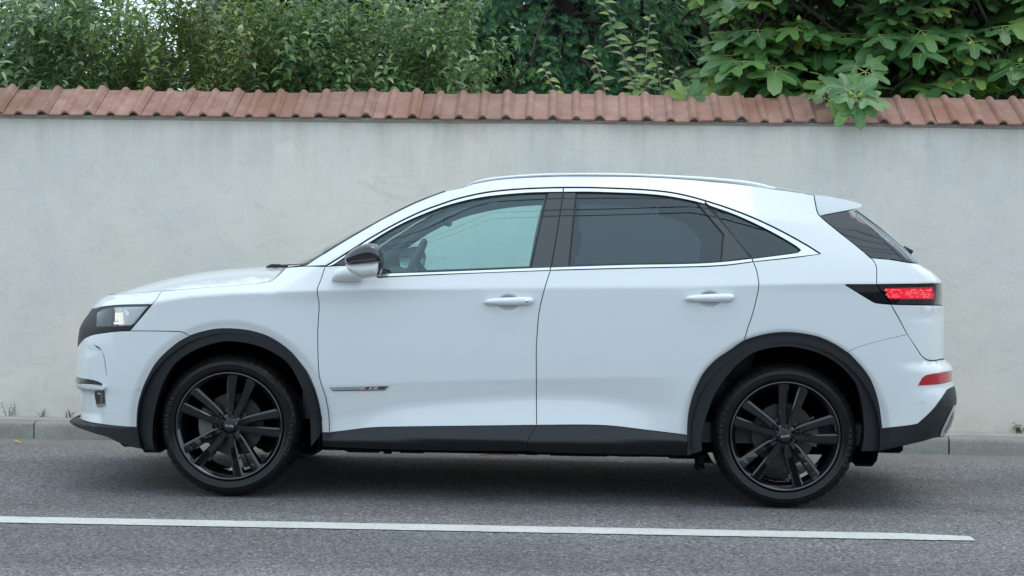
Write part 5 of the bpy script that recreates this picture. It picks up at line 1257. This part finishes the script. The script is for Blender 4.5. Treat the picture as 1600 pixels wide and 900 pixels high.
# unseen foliage row added across the street to darken low reflections and side light
added_hedge = empty('added_hedge', (0, -9, 0)); tag(added_hedge, 'long dark foliage row added unseen across the street, darkens low reflections in the car paint', 'added_hedge')
hp = np.stack([rng.uniform(-26, 26, 9000), rng.uniform(-1.0, .9, 9000), 2.6*rng.uniform(0, 1, 9000)**.8], 1); hp[:, 2] *= 1+.12*np.sin(hp[:, 0]*.9)+.08*np.sin(hp[:, 0]*2.3)
scatter_mesh('foliage', *T_oval[0], hp, frames(rng.normal(0, .6, hp.shape)+np.array([0, .5, .1]), rng.normal(0, .4, hp.shape)+np.array([0, .6, .8])), .42*rng.uniform(.7, 1.3, len(hp)), rng.uniform(0, 1, len(hp)), M['leaf_d'], added_hedge)
mb = MB(); mb.box((-26, -.5, 0), (26, .3, 1.8), bev=.2); mb.build('branches', M['bark_dark'], added_hedge, False)
# ---- weeds, fallen leaves
def weed(label, px, py, n, h, leafy=False):
    c = at_y(px, py, WALL_Y-.03); c[2] = KERB_H; root = empty('weed', c); tag(root, label, 'weed', 'weeds at the foot of the wall'); mb = MB(); P = []; R = []; S = []
    for i in range(n):
        a = rng.uniform(-.9, .9); L = h*rng.uniform(.5, 1.2); pts = [np.array([rng.normal(0, .012), rng.normal(0, .008), 0])]
        for k in range(3): pts.append(pts[-1]+np.array([a*L*.25*(k+1)*.5, -.006, L*.36]))
        mb.tube(pts, [.0022, .0018, .0014, .0008], 4, cap=False)
        if leafy or i % 2:
            for k in (1, 2, 3):
                P.append(c+pts[k]); D = np.array([rng.choice([-1, 1])*1., -.4, .3]); R.append(frames(D[None], np.array([[0, -.4, 1.]]))[0]); S.append((.032 if leafy else .016)*rng.uniform(.7, 1.2))
    mb.build('stem', M['weed'], root)
    if P: foliage(root, T_oval[:2], P, R, S, M['weed'], 60, stuff='leaves')
weed('sparse weed with thin forked stems by the wall foot at the far left', 15, 646, 6, .085)
weed('little grass tuft on the pavement edge left of the car', 68, 648, 7, .04)
weed('thin pale weed leaning right just before the car nose', 108, 648, 6, .06)
weed('small round-leaved weed by the wall foot at the right', 1592, 671, 6, .055, True)
def fallen(label, px, py, size, mat, rz, zz=0.004):
    tV, tF = leaf_template(1, .62, .35, .35); c = at_z(px, py); o = mobj('fallen_leaf', tV*size, tF, mat); o.location = (c[0], min(c[1], KERB_Y-.03), .004+size*.22); o.rotation_euler = (.15, .1, rz); tag(o, label, 'leaf')
fallen('yellow fallen leaf in the gutter at the far left', 20, 693.5, .065, M['fallen'], .2)
fallen('orange fallen leaf under the front lip of the car', 232, 703.5, .07, M['fallen_o'], -.1)
fallen('small brown fallen leaf on the asphalt left of the front wheel', 68, 754, .045, M['fallen_o'], .5)
tw = MB(); q = [at_z(a, b) for a, b in ((752,713),(765,711),(778,712.5),(792,711.5),(810,713.5))]
tw.tube([(p[0], min(p[1], KERB_Y-.02), .008) for p in q], [.003,.004,.003,.003,.002], 5); tag(tw.build('fallen_twig', M['fallen_o']), 'thin dry twig lying in the gutter beyond the car', 'twig')
# overhead cables across the street (they mirror in the side windows)
for i, (y, z, sag, lab) in enumerate(((5.0, 7.6, .5, 'nearest'), (4.8, 7.3, .62, 'second'), (5.3, 7.5, .4, 'third'), (4.4, 7.6, .7, 'lowest'))):
    mb = MB(); mb.tube([(x, y+.012*x, z-sag*(1-(x/14)**2)) for x in np.linspace(-14, 14, 29)], .018, 6)
    tag(mb.build('overhead_cable', M['seal']), 'black overhead cable mirrored in the side windows', 'cable', 'overhead cables above the road')
for o in bpy.data.objects:
    if 'twin' in o: del o['twin']
